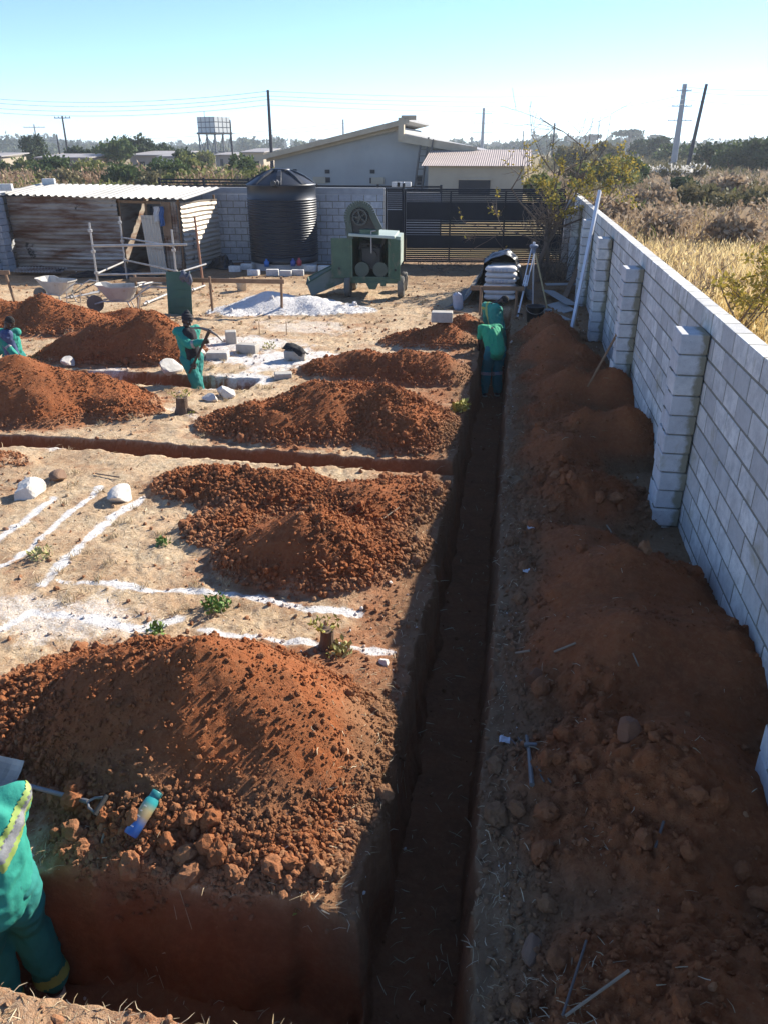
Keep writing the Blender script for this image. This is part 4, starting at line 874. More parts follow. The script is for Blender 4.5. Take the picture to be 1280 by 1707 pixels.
# ------------------------------------------------------------------ stones and blocks on the site
M_ROCK = pm('lime_stone', (.62, .59, .54), (.50, .46, .40), .95, 5, .6, 25, dirt=(.30, .19, .11), dsc=5, dth=.6)
def rock(px, py, s, lab, seed, flat=.75, name='white_stone', mat=None, grp=None):
    import bmesh
    bm = bmesh.new(); bmesh.ops.create_icosphere(bm, subdivisions=3, radius=1); v = np.array([q.co[:] for q in bm.verts]); f = np.array([[q.index for q in p.verts] for p in bm.faces]); bm.free()
    rg = np.random.default_rng(seed)
    for k in range(9):                                          # broken facets
        n = rg.normal(size=3); n /= np.linalg.norm(n); d = v @ n; c = rg.uniform(.5, .8); v = v - np.clip(d - c, 0, None)[:, None] * n
    v *= (1 + .08 * fbm3(v[:, 0] * 3 + seed, v[:, 1] * 3, v[:, 2] * 3, 3, seed))[:, None]; v *= np.array(s) * np.array([1, 1, flat])
    p = on(px, py); mb = MB(); mb.add(v, f); o = mb.build(name, mat or M_ROCK); o.location = (p.x, p.y + s[1] * .6, gz(p.x, p.y + s[1] * .6) + s[2] * flat * .45); o.rotation_euler = (0, 0, rg.uniform(0, 6)); return tag(o, lab, 'stone', grp)
rock(42, 832, (.21, .17, .17), 'white broken stone at the left end of the chalk lines', 3, .9); rock(198, 838, (.25, .15, .14), 'white broken stone at the top of the third chalk line', 5, .8)
rock(95, 803, (.15, .12, .10), 'brown stone behind the two white ones at the chalk lines', 7, .8, 'brown_stone', pm('brown_stone', (.20, .12, .075), rough=.95, bs=.6, bsc=25)); rock(112, 612, (.14, .12, .14), 'small white stone on the heap right of the left hand worker', 9, .95)
rock(282, 622, (.26, .2, .2), 'large white stone just left of the worker with the pickaxe', 11, .9); rock(374, 664, (.2, .16, .15), 'white stone lying in front of the trench right of the worker with the pickaxe', 13, .85)
rock(350, 668, (.16, .12, .10), 'grey white stone cluster between the stump and the white stone', 15, .7); rock(331, 600, (.14, .12, .13), 'white stone right behind the worker with the pickaxe', 17, .9)
rock(640, 1110, (.05, .04, .04), 'small grey stone at the lip of the main trench near the stump', 19, .8, 'stone'); rock(1045, 1234, (.10, .08, .08), 'rust brown stone halfway up the shaded soil bank', 21, .8, 'stone', pm('rust_stone', (.20, .085, .04), rough=.95, bs=.6, bsc=25))
rock(890, 1140, (.09, .07, .07), 'dark brown stone at the foot of the shaded soil bank', 23, .8, 'stone', bpy.data.materials['rust_stone']); rock(885, 1590, (.10, .05, .06), 'long pale brown stone at the foot of the soil bank near the sticks', 25, .7, 'stone', bpy.data.materials['brown_stone'])
def blk(px, py, d, lab, rz=0.0, mat=None, rx=0.0):
    p = on(px, py); mb = MB(); mb.box((0, 0, d[2] / 2), d, None, .012, random.random()); o = mb.build('concrete_block', mat or M_BLOCKS); o.location = (p.x, p.y + d[1] / 2, gz(p.x, p.y + d[1] / 2) - .01); o.rotation_euler = (rx, 0, rz); return tag(o, lab, 'block')
blk(490, 602, (.38, .22, .19), 'pale concrete block with a black cloth on top, in the middle of the chalky ground', .12)
p = on(490, 602); mb = MB(); u = np.linspace(-1, 1, 18); U, Vv = np.meshgrid(u, u, indexing='ij'); mb.grid(np.stack([U * .21 + .02 * fbm(Vv * 2, U * 2, 2, 3), Vv * .13, .06 * np.clip(1 - np.hypot(U, Vv) ** 3, -.6, 1) + .06 * np.abs(fbm(U * 2, Vv * 2, 3, 8)) + .03 * U * -1], -1), 0, .012); o = mb.build('black_cloth', M_DARK, None, True); o.location = (p.x + .02, p.y + .1, gz(p.x, p.y) + .20); o.rotation_euler = (0, R(8), -.3); tag(o, 'black cloth crumpled on a pale concrete block', 'cloth')
blk(411, 590, (.40, .22, .18), 'brown stained concrete block standing behind the worker with the pickaxe', -.1); blk(383, 574, (.22, .24, .26), 'upright concrete block farthest back behind the pickaxe head', .35)
blk(360, 600, (.40, .26, .13), 'pale flat block right beside the worker with the pickaxe', .15); blk(735, 542, (.42, .26, .2), 'pale concrete block beside the small heap left of the cement stack', .05)
blk(470, 632, (.3, .2, .1), 'small pale block sunk at the foot of the broad heap', .3)
# tree stumps with fresh shoots
M_BARK = pm('bark', (.15, .095, .06), (.09, .06, .04), .95, 12, .8, 30)
M_SHOOT = pm('young_leaf', (.42, .36, .06), (.30, .30, .06), .7, 8)
M_LEAFG = pm('weed_leaf', (.10, .20, .035), (.16, .24, .05), .7, 8)
def leaves(mb, c, rad, n, size, rg, tint=None, elong=2.2, up=.3):
    c = np.asarray(c, float); d = rg.normal(size=(n, 3)); d /= np.linalg.norm(d, axis=1, keepdims=True); d *= rg.random((n, 1)) ** .45; P = c + d * np.asarray(rad)
    a = rg.normal(size=(n, 3)); a[:, 2] += up; a /= np.linalg.norm(a, axis=1, keepdims=True); b = np.cross(a, rg.normal(size=(n, 3))); b /= np.linalg.norm(b, axis=1, keepdims=True) + 1e-9; nn = np.cross(a, b)
    s = size * (.6 + .8 * rg.random((n, 1))); Vq = np.stack([P, P + a * s * .5 + b * s * .5 / elong * 1.2 + nn * s * .08, P + a * s, P + a * s * .5 - b * s * .5 / elong * 1.2 + nn * s * .08], 1)
    t = np.repeat(rg.random(n), 4) if tint is None else np.repeat(np.clip(tint + .25 * rg.normal(size=n), 0, 1), 4)
    mb.add(Vq.reshape(-1, 3), np.arange(n * 4).reshape(n, 4), t)
def stump(px, py, h, r, lab, seed):
    p = on(px, py); rg = np.random.default_rng(seed); t = thing('tree_stump', lab, 'stump', p); mb = MB(); mb.tube([(0, 0, -.1), (0, 0, 0), (.005, 0, h * .4), (.01, 0, h)], [r * 1.6, r * 1.35, r, r * .95], 14); mb.tube([(r, 0, .06), (r * 2.2, .02, .0), (r * 3, .04, -.04)], [r * .4, r * .3, r * .1], 8); mb.build('trunk', M_BARK, t)
    mb = MB()
    for k in range(9):
        a = rg.uniform(0, 6.28); q = Vector((r * .8 * math.cos(a), r * .8 * math.sin(a), h * .95)); e = q + Vector((math.cos(a) * .05, math.sin(a) * .05, .07)); mb.tube([q, e], [.004, .002], 4); leaves(mb, tuple(e), (.04, .04, .03), 6, .04, rg)
    for k in range(5): leaves(mb, (r * 1.5 + rg.normal() * .06, -.02 + rg.normal() * .06, .02), (.05, .05, .03), 5, .04, rg)
    mb.build('foliage', M_SHOOT, t)
stump(545, 1080, .17, .055, 'brown tree stump with yellow green shoots beside the chalk line', 4); stump(305, 688, .24, .09, 'brown tree stump with yellow shoots in front of the worker with the pickaxe', 6)
def weed(px, py, r, n, lab, seed, mat=None, s=.05):
    p = on(px, py); rg = np.random.default_rng(seed); mb = MB(); leaves(mb, (0, 0, r * .35), (r, r, r * .5), n, s, rg, None, 2.0, .8); o = mb.build('weed', mat or M_LEAFG); o.location = p; return tag(o, lab, 'weed')
weed(362, 1015, .13, 150, 'green leafy weed between the two chalk lines', 1); weed(272, 908, .07, 50, 'small green weed in front of the lumpy bank', 2); weed(262, 1056, .08, 60, 'small green weed at the top of the nearest heap', 3)
weed(765, 685, .15, 90, 'yellow green sprout on the trench lip of the broadest heap', 4, M_SHOOT, .09); weed(70, 930, .13, 90, 'pale green weed between the left chalk lines', 5, pm('pale_weed', (.30, .30, .10), (.4, .36, .16), .8), .04)
weed(450, 582, .16, 60, 'yellowish weed patch on the chalky ground left of the cloth topped block', 6, bpy.data.materials['pale_weed'], .05); weed(503, 1530, .04, 4, 'few green leaves caught on the front trench wall', 7, M_SHOOT, .035); weed(570, 1090, .1, 60, 'pale weed at the foot of the nearer stump', 8, bpy.data.materials['pale_weed'], .05)
# two thin steel pegs in the chalky ground
for k, (px, py, lab) in enumerate(((433, 558, 'thin rusty peg in the chalky ground below the white heap, left of two'), (478, 558, 'thin rusty peg in the chalky ground below the white heap, right of two'))):
    p = on(px, py); mb = MB(); mb.tube([(0, 0, -.05), (.01, 0, .28)], .008, 6); o = mb.build('peg', M_WOOD); o.location = p; tag(o, lab, 'peg')

# ------------------------------------------------------------------ foreground tools and litter
M_STICK = pm('dry_stick', (.30, .23, .16), (.20, .15, .10), .9, 8)
M_BAR = pm('grey_bar', (.125, .10, .085), (.085, .07, .06), .7, 8)
def stick(name, cat, lab, pts, r, mat, lift=.01):
    r = r * .68; P = [on(*p, lift + r) for p in pts]; mb = MB(); mb.tube(P, [r, r] if len(P) == 2 else [r] + [r * .9] * (len(P) - 2) + [r * .7], 7); return tag(centre(mb.build(name, mat)), lab, cat)
stick('steel_rod', 'rod', 'straight dark rod lying towards the bottom edge of the soil bank', [(975, 1578), (935, 1705)], .009, M_BAR, .03)
stick('steel_rod', 'rod', 'longer grey rod slanting up from the bottom edge on the soil bank', [(940, 1703), (1045, 1630)], .010, M_STICK, .03)
stick('stick', 'stick', 'short dark stick alone in the middle of the shaded soil bank', [(1104, 1377), (1090, 1420)], .011, M_BAR, .02)
stick('stick', 'stick', 'pale stick across the foot of the shaded bank, right of two', [(922, 1092), (958, 1078)], .012, M_STICK, .02)
stick('stick', 'stick', 'short pale stick beside the trench, left of two at the bank foot', [(858, 1094), (882, 1090)], .013, M_STICK, .02)
stick('stick', 'stick', 'small pale stick high on the shaded bank', [(1010, 880), (1018, 892)], .012, M_STICK, .02); stick('stick', 'stick', 'small pale stick on the shaded bank above the rust brown stone', [(1053, 1096), (1063, 1116)], .008, M_STICK, .02)
stick('root', 'root', 'bent root hanging over the edge of the front trench', [(178, 1385), (172, 1405), (170, 1425)], .013, M_STICK, .0)
stick('stick', 'stick', 'dry stick on the ground above the left chalk lines', [(160, 792), (200, 798)], .012, M_BAR, .01); stick('stick', 'stick', 'thin pale stick on the right end of the domed heap', [(640, 868), (665, 850)], .010, M_STICK, .02)
t = thing('tool_bundle', 'grey hammer and steel bars lying beside the main trench', 'tools', on(885, 1280)); b0 = t.location.copy()
mb = MB(); mb.tube([on(885, 1315, .03) - b0, on(880, 1262, .035) - b0, on(876, 1235, .04) - b0], [.016, .012, .011], 8); mb.build('shaft', pm('grey_steel', (.17, .165, .155), (.12, .115, .11), .5, 8, metal=.3), t)
mb = MB(); a = on(872, 1252, .05) - b0; mb.beam(tuple(a), tuple(a + Vector((.08, .01, .0))), .028, .028, bev=.006); mb.build('hammer_head', bpy.data.materials['grey_steel'], t)
for (p, q) in (((862, 1235), (916, 1310)), ((868, 1240), (905, 1308)), ((850, 1238), (900, 1290))):
    mb = MB(); mb.tube([on(*p, .03) - b0, on(*q, .02) - b0], .006, 6); mb.build('bar', M_BAR, t)
for (px, py, lab) in ((840, 1238, 'crumpled white paper scrap above the hammer'), (877, 955, 'white paper scrap at the foot of the bank, upper of two'), (884, 882, 'tiny white scrap beside the trench far up the bank foot')):
    p = on(px, py, .02); mb = MB(); u = np.linspace(-1, 1, 9); U, Vv = np.meshgrid(u, u, indexing='ij'); mb.grid(np.stack([U * .035, Vv * .03, .02 * fbm(U * 1.5 + px, Vv * 1.5, 2, px)], -1), 0, .002); o = mb.build('paper_scrap', pm('paper', (.62, .63, .66), rough=.9) if 'paper' not in bpy.data.materials else bpy.data.materials['paper']); o.location = p; tag(o, lab, 'paper scrap')
# shovel and bottle
bA = on(248, 1372, .04); bB = on(236, 1352, .0)
bt = thing('water_bottle', 'plastic water bottle fading from teal through orange to blue, lying on the heap', 'bottle', on(243, 1368, .042))
m, tn_, bs_ = nodes('bottle_gradient'); g = N(tn_, 'ShaderNodeSeparateXYZ'); tn_.links.new(N(tn_, 'ShaderNodeTexCoord').outputs['Generated'], g.inputs[0]); tn_.links.new(ramp(tn_, g.outputs[2], [(.0, (.03, .10, .33)), (.28, (.05, .15, .42)), (.5, (.34, .25, .13)), (.66, (.42, .34, .17)), (.85, (.04, .30, .30)), (1, (.03, .27, .28))]), bs_.inputs['Base Color']); bs_.inputs['Roughness'].default_value = .3
u_ = (on(266, 1333, .04) - on(228, 1392, .04)).normalized(); q = u_.to_track_quat('Z', 'Y'); bt.rotation_mode = 'QUATERNION'; bt.rotation_quaternion = q
mb = MB(); mb.lathe([(0, -.13), (.036, -.13), (.041, -.122), (.041, .05), (.039, .075), (.032, .09), (.031, .095), (0, .096)], 32); mb.build('bottle_body', m, bt, True)
mb = MB(); mb.lathe([(.030, .093), (.033, .096), (.033, .128), (.029, .132), (0, .133)], 28); mb.build('cap', pm('bottle_cap', (.03, .20, .21), rough=.4), bt, True)
mb = MB(); mb.tube([(.033 * math.cos(a), .0, .118 + .022 * math.sin(a)) for a in np.linspace(0, math.pi, 9)], .004, 6); mb.build('loop', M_BLACK, bt)
mb = MB()
for k in range(5):
    for j in range(3 - (k % 2)):
        a = q.inverted() @ Vector((0, -.5, 1)); a0 = math.atan2(a.y, a.x) + (j - 1) * .18; mb.box((.0415 * math.cos(a0), .0415 * math.sin(a0), -.085 + k * .03), (.0015, .0028, .006), Matrix.Rotation(a0, 3, 'Z'))
mb.build('measure_marks', pm('bottle_mark', (.75, .75, .75), rough=.5), bt)
shv = thing('shovel', 'shovel with worn steel blade and black plastic grip lying on the nearest heap', 'shovel', on(60, 1328, .03)); b0 = shv.location.copy()
h0 = on(38, 1322, .07) - b0; h1 = on(150, 1348, .045) - b0; dh = (h1 - h0).normalized()
mb = MB(); mb.tube([tuple(h0 - dh * .05), tuple(h1)], .014, 10); mb.build('shaft', pm('shovel_shaft', (.12, .12, .125), (.2, .2, .2), .4, 10, metal=.4), shv)
sdv = dh.cross(Vector((0, -.35, .9))).normalized(); mb = MB(); g0_ = h1 + dh * .10
for s in (-1, 1): mb.tube([tuple(h1), tuple(h1 + dh * .03 + sdv * s * .03), tuple(g0_ + sdv * s * .05)], .008, 8)
mb.build('fork', bpy.data.materials['shovel_shaft'], shv); mb = MB(); mb.tube([tuple(g0_ - sdv * .06), tuple(g0_ + sdv * .06)], .015, 10); mb.build('grip', M_BLACK, shv)
mb = MB(); nb = sdv.cross(dh); P = []
for i in range(11):
    u = i / 10; w_ = .125 * (1 - .12 * u); P.append([tuple(h0 - dh * (.05 + .30 * u) + sdv * w_ * s + nb * (.03 * s * s + .02 * u - .012 * (1 - abs(s)) * (u < .4))) for s in np.linspace(-1, 1, 9)])
mb.grid(P, 0, .004); mb.build('blade', pm('worn_blade', (.40, .36, .30), (.25, .21, .17), .4, 6, .1, 30, metal=.5, dirt=(.2, .1, .05), dth=.6), shv)
# ------------------------------------------------------------------ beyond the wall: neighbour's fence, house, water tower, poles
M_PLASTER = pm('cement_plaster', (.37, .365, .35), (.30, .295, .28), .95, .5, .2, 8, dirt=(.28, .30, .31), dsc=.35, dth=.55)
M_CREAM = pm('cream_plaster', (.44, .375, .28), (.37, .31, .23), .95, .8, .2, 8, dirt=(.34, .30, .24), dsc=.6, dth=.6)
M_FASCIA = pm('fascia_wood', (.50, .41, .29), (.38, .30, .21), .8, 1.5)
M_HROOF = pm('house_roof', (.36, .35, .33), (.28, .27, .26), .6, 1, 0)
M_LROOF = pm('lean_to_roof', (.40, .32, .27), (.33, .26, .22), .55, 1, 0)
M_HOLE = pm('dark_opening', (.03, .03, .035), rough=.9)
HY_ = 52.0
def hp_(px, py, y=HY_): return at(px, py, y)
org = Vector((hp_(565, 305).x, HY_, 0)); house = thing('plastered_house', 'unfinished grey plastered house with sloping roof behind the back wall', 'house', org)
def rel(v): return (v.x - org.x, v.z - org.z)
# gable wall facing us, 15 m deep
poly = [rel(hp_(458, 330)), rel(hp_(458, 262)), rel(hp_(666, 212)), rel(hp_(672, 222)), rel(hp_(790, 248)), rel(hp_(790, 330))]
poly[0] = (poly[0][0], 0); poly[-1] = (poly[-1][0], 0)
mb = MB(); mb.prism(poly, 0, 11); mb.build('wall', M_PLASTER, house)
def slab(name, a, b, t, y0, y1, mat, parent):
    (xa, za), (xb, zb_) = rel(hp_(*a)), rel(hp_(*b)); mb = MB(); mb.prism([(xa, za), (xb, zb_), (xb, zb_ + t), (xa, za + t)], y0, y1); return mb.build(name, mat, parent)
rf = slab('roof', (430, 266), (682, 202), .16, -.7, 11.5, M_HROOF, house); slab('roof', (668, 226), (800, 254), .14, -.7, 11.5, M_HROOF, house)
slab('fascia', (432, 269), (684, 206), .28, -.78, -.703, M_FASCIA, rf); slab('fascia', (447, 270), (668, 216), .34, -.28, -.2, M_FASCIA, house); slab('fascia', (666, 236), (795, 258), .42, -.76, -.703, M_FASCIA, house)
mb = MB(); (xa, za) = rel(hp_(668, 232)); mb.box((xa + .1, -.55, za + .55), (.34, .5, 1.2)); mb.box((xa + .55, -.60, za + 1.15), (.9, .2, .25)); mb.build('roof_end', M_FASCIA, house)
for (px, py, w_, h_) in ((546, 286, .3, .22), (621, 286, .3, .22), (621, 301, .34, .32), (547, 300, .3, .3), (700, 301, .4, .5), (492, 285, .25, .2)):
    x, z = rel(hp_(px, py)); mb = MB(); mb.box((x, -.01, z), (w_, .06, h_)); mb.build('vent_opening', M_HOLE, house)
for (px, py) in ((630, 301), (533, 300)):
    x, z = rel(hp_(px, py)); mb = MB(); mb.box((x, -.05, z), (.8, .10, .38)); mb.build('block_infill', M_CREAM, house)
lt = thing('lean_to', 'cream plastered lean-to with corrugated roof on the right of the grey house', 'outbuilding', (hp_(795, 300, 47).x, 47, 0)); ox = lt.location.x
xl, xr = hp_(713, 300, 47).x - ox, hp_(872, 300, 47).x - ox; ze = hp_(790, 277, 47).z
mb = MB(); mb.prism([(xl, 0), (xr, 0), (xr, ze), (xl, ze)], 0, 4.5); mb.build('wall', M_CREAM, lt)
P = []; nn = 300; zt = hp_(790, 250, 51.5).z
for i in range(nn + 1):
    x = xl - .35 + (xr - xl + .75) * i / nn; wv = .012 * math.cos(i / 6 * 2 * math.pi); P.append([(x, -.35 + 4.9 * s, ze + .02 + (zt - ze) * s + wv) for s in (0, .5, 1)])
mb = MB(); mb.grid(P, 0, .01); mb.build('roof', M_LROOF, lt)
x = hp_(790, 308, 47).x - ox; z = hp_(790, 312, 47).z; mb = MB(); mb.box((x, -.02, z), (1.75, .08, .75)); wn = mb.build('window', M_HOLE, lt)
mb = MB(); mb.box((x, -.04, z + .40), (1.9, .08, .07)); mb.build('frame', M_FASCIA, wn)
ld = thing('ladder', 'grey wooden ladder leaning on the gable of the grey house', 'ladder', hp_(692, 312, 50.6)); ld.location.z = 0; l0 = Vector((0, 0, 0)); l1 = at(708, 229, 51.4) - ld.location
M_LAD = pm('weathered_wood', (.17, .15, .13), (.11, .10, .09), .9, 3)
for s in (-.22, .22):
    mb = MB(); mb.beam(tuple(l0 + Vector((s, 0, 0))), tuple(l1 + Vector((s, 0, 0))), .10, .08); mb.build('rail', M_LAD, ld)
for k in range(11):
    mb = MB(); p = l0.lerp(l1, (k + .7) / 11.5); mb.beam(tuple(p + Vector((-.2, 0, 0))), tuple(p + Vector((.2, 0, 0))), .05, .05); mb.build('rung', M_LAD, ld)
# plain plank hanging at the second roof end, like in the photo
mb = MB(); a = at(722, 232, 51.2); b = at(716, 262, 51.2); mb.beam(tuple(a), tuple(b), .14, .08); tag(centre(mb.build('plank', M_LAD)), 'dark plank leaning beside the ladder on the grey house', 'plank')
# slatted street fence on the far side of the road
def slat_fence(lab, xa, xb, y, ztop, n, gap, solid=False):
    L = xb - xa; t = thing('slat_fence', lab, 'fence', (xa, y, 0))
    if solid: mb = MB(); mb.box((L / 2, 0, ztop / 2 - n * gap / 2), (L, .15, ztop - n * gap)); mb.build('base_wall', M_BLOCKD, t)
    k = 0.0
    while k <= L + .01: mb = MB(); mb.box((k, 0, ztop / 2), (.1, .1, ztop + .06)); mb.build('post', M_GATE, t); k += L / max(1, round(L / 2.6))
    for j in range(n):
        mb = MB(); mb.box((L / 2, -.06, ztop - .05 - j * gap), (L, .02, gap * .55)); mb.build('slat', M_GATE, t)
fy = 37.0
a = at(266, 297, fy); b = at(415, 297, fy); slat_fence('black slatted fence showing over the wall behind the shed roof', a.x, b.x, fy, a.z, 5, .13, True)
a = at(528, 308, fy); b = at(735, 309, fy); slat_fence('black slatted fence showing over the wall between tank and gate', a.x, b.x, fy, a.z, 2, .14, True)
for k in range(3):
    p = at(655 + k * 9, 311, 36); mb = MB(); mb.box((0, 0, .1), (.38, .2, .2), None, .012, .5); o = mb.build('concrete_block', M_BLOCK); o.location = (p.x, 36.9, p.z - .05); tag(o, 'pale concrete block on top of the far fence wall left of the ladder', 'block', 'blocks on the far fence wall')
# elevated water tank
M_PANEL = pm('pressed_steel_panel', (.56, .58, .56), (.46, .48, .47), .55, .6, 0, dirt=(.33, .33, .30), dsc=.5, dth=.6)
M_STRUT = pm('grey_strut', (.14, .15, .17), (.1, .11, .12), .7, 2)
TY = 150.0; c = at(362, 265, TY); wt = thing('water_tower', 'pressed steel panel water tank on a braced steel stand far behind the shed', 'water tower', (c.x, TY, 0)); wt.rotation_euler.z = -.42
zt0 = at(362, 222, TY).z; zt1 = at(362, 195, TY).z; hw = 2.1
mb = MB(); n = 4; s = 2 * hw / n; zh = (zt1 - zt0)
for k in range(n):
    for j in range(3):
        zc = zt0 + zh * (j + .5) / 3; xc = -hw + s * (k + .5)
        for (px, py, ax) in ((xc, -hw, 'x'), (xc, hw, 'x'), (-hw, xc, 'y'), (hw, xc, 'y')):
            d = (s - .16, .10, zh / 3 - .14) if ax == 'x' else (.10, s - .16, zh / 3 - .14); mb.box((px, py, zc), d, None, .03)
mb.build('tank', M_PANEL, wt); mb = MB(); mb.box((0, 0, (zt0 + zt1) / 2), (2 * hw - .06, 2 * hw - .06, zh - .06)); mb.build('seam', M_STRUT, wt)
for x in (-hw, 0, hw):
    for y in (-hw, 0, hw):
        mb = MB(); mb.box((x * .95, y * .95, zt0 / 2 - .1), (.2, .2, zt0 - .2)); mb.build('leg', M_STRUT, wt)
mb = MB()
for z in (zt0 - .12, zt0 * .45):
    for sx in (-1, 0, 1): mb.box((sx * hw * .95, 0, z), (.14, 2 * hw + .6, .2)); mb.box((0, sx * hw * .95, z + .18), (2 * hw + .6, .14, .16))
mb.build('beam', M_STRUT, wt)
for sx in (-1, 1):
    for a, b in ((-1, 0), (0, 1)):
        for fl in (0, 1):
            mb = MB(); p = (a if not fl else b) * hw * .95; q = (b if not fl else a) * hw * .95; mb.beam((p, sx * hw * .95, .2), (q, sx * hw * .95, zt0 - .3), .1, .1); mb.build('brace', M_STRUT, wt)
mb = MB(); mb.box((0, 0, zt0 - .02), (2 * hw + 1.0, 2 * hw + 1.0, .06)); mb.build('walkway', M_STRUT, wt); mb = MB(); mb.tube([(-1.2, -1, zt1), (-1.2, -1, zt1 + .9)], .05, 6); mb.build('vent_pipe', M_STRUT, wt)
# poles and lines
M_POLE = pm('tarred_pole', (.05, .05, .06), (.035, .035, .045), .8, 2); M_GPOLE = pm('grey_pole', (.30, .32, .35), (.25, .27, .3), .6, 1); M_WIRE = pm('wire', (.07, .07, .075), rough=.6)
def pole(lab, px, py0, py1, y, r, mat, arms=(), name='utility_pole', lean=0.0):
    top = at(px, py0, y); t = thing(name, lab, 'pole', (top.x, y, 0)); mb = MB(); mb.tube([(-lean, 0, 0), (0, 0, top.z)], [r * 1.25, r * .8], 12); mb.build('shaft', mat, t)
    for (dz, w_) in arms:
        mb = MB(); mb.box((0, -.06, top.z - dz), (w_, .10, .12)); ca = mb.build('crossarm', mat, t)
        for s in (-.92, -.45, .45, .92):
            mb = MB(); mb.lathe([(0, .06), (.04, .06), (.06, .15), (.03, .24), (0, .25)], 8, Matrix.Translation((s * w_ / 2, -.06, top.z - dz)))
            mb.build('insulator', mat, ca)
    return Vector((top.x, y, top.z))
T1 = pole('tall dark pole standing left of the grey house', 447, 150, 275, 72, .14, M_POLE)
T2 = pole('tall slim grey steel mast on the right, left of the dark pole', 1141, 140, 262, 140, .42, M_GPOLE, ((.9, 2.2), (3.0, 3.0), (5.0, 3.6)), 'steel_mast')
T3 = pole('tall dark pole on the right beside the grey mast', 1177, 140, 285, 96, .19, M_POLE, lean=.75)
T4 = pole('wooden pole with crossarm at far left behind the village roofs', 104, 193, 260, 120, .14, M_POLE, ((.3, 2.6),))
T5 = pole('distant pole with double crossarm above the dark tree at far left', 57, 207, 250, 170, .16, M_GPOLE, ((.6, 5.0), (2.2, 3.6)))
pole('short plain pole left of the crossarm pole', 95, 224, 262, 120, .12, M_POLE); T6 = pole('thin grey pole rising behind the house roof', 572, 199, 250, 150, .16, M_GPOLE)
T7 = pole('distant grey pylon with many short arms right of the house', 806, 180, 250, 260, .45, M_GPOLE, ((1.5, 5), (4, 6), (6.5, 6), (9, 5)), 'pylon')
T8 = pole('thin dark pole behind the bare tree', 924, 205, 255, 180, .2, M_POLE); pole('thinnest pole left of the bare tree branches', 872, 218, 256, 180, .13, M_GPOLE); T9 = pole('slim pole close behind the water tower', 384, 200, 262, 100, .10, M_POLE)
def wire(lab, P, sag, r):
    mb = MB()
    for a, b in zip(P[:-1], P[1:]):
        a = Vector(a); b = Vector(b); mb.tube([a.lerp(b, s) - Vector((0, 0, sag * 4 * s * (1 - s))) for s in np.linspace(0, 1, 13)], r, 5, False)
    return tag(centre(mb.build('power_line', M_WIRE)), lab, 'power line', 'power lines')
nmz = ('topmost', 'second', 'third', 'lowest')
for k, (yl_, ya, yb_) in enumerate(((158, 152, 148), (165, 160, 157), (174, 166, 166), (181, 175, 174))):
    wire(f'dark power line passing the tall dark pole, {nmz[k]} of the near four', [at(-60, yl_ + 2, 80), at(447, ya, 72), at(1138, yb_, 130)], .7, .016)
    wire(f'dark power line running off to the right from the grey mast, {nmz[k]} of four', [at(1141, (145, 152, 166, 178)[k], 139), at(1330, (148, 158, 174, 186)[k], 120)], .3, .02)
for k, (a, b) in enumerate((((-40, 232), (572, 206)), ((-40, 240), (572, 213)))): wire(f'thin far power line behind the left pole, {("upper", "lower")[k]} of two', [at(*a, 170), at(*b, 150), at(806, 200 + 8 * k, 258)], 1.2, .02)
for k, (a, b) in enumerate((((806, 184), (1141, 158)), ((806, 195), (1141, 172)), ((806, 206), (1141, 186)))): wire(f'thin far power line from the pylon to the grey mast, {("upper", "middle", "lower")[k]} of three', [at(*a, 259), at(*b, 139.5)], 2.0, .022)
for k, (a, b) in enumerate((((806, 212), (1320, 203)), ((806, 222), (1320, 212)))): wire(f'thinnest far power line low over the bush on the right, {("upper", "lower")[k]} of two', [at(*a, 259), at(*b, 240)], 1.5, .025)
# village houses far left
M_VW = pm('village_wall', (.32, .28, .24), (.25, .21, .18), .9, .5); M_VR = pm('village_roof', (.34, .32, .31), (.26, .24, .23), .7, .4)
def hut(lab, px0, px1, pyb, pyt, y, dep=6, mono=True, mat=None):
    a = at(px0, pyb, y); b = at(px1, pyb, y); zt = at(px0, pyt, y).z; zt = max(zt, 2.2); L = b.x - a.x; t = thing('village_house', lab, 'house', (a.x, y, 0)); mb = MB(); mb.prism([(0, 0), (L, 0), (L, zt), (0, zt)], 0, dep); mb.build('wall', mat or M_VW, t)
    mb = MB(); mb.M = Matrix.Translation((L / 2, dep / 2, zt + .25)) @ Matrix.Rotation(R(3), 4, 'X'); mb.box((0, 0, 0), (L + .6, dep + .8, .12)); mb.build('roof', M_VR, t)
    for u in (.25, .7): mb = MB(); mb.box((L * u, -.02, 1.3), (min(1.2, L * .15), .06, 1.1)); mb.build('window', M_HOLE, t)
hut('long low pale village house at far left below the crossarm pole', 66, 150, 275, 264, 95); hut('low grey roofed village house left of the water tower', 218, 292, 270, 259, 110, 8); hut('small cream house corner at the extreme left edge', -30, 8, 290, 262, 90, 5, True, M_CREAM); hut('small pale house between tower and house', 362, 395, 268, 259, 140); hut('distant cream house beside the tall dark pole', 405, 440, 268, 254, 120, 8, True, M_CREAM); hut('small pale house end in front of the low grey roofed house', 268, 292, 275, 263, 100, 4, True, pm('white_wall', (.6, .58, .54)))
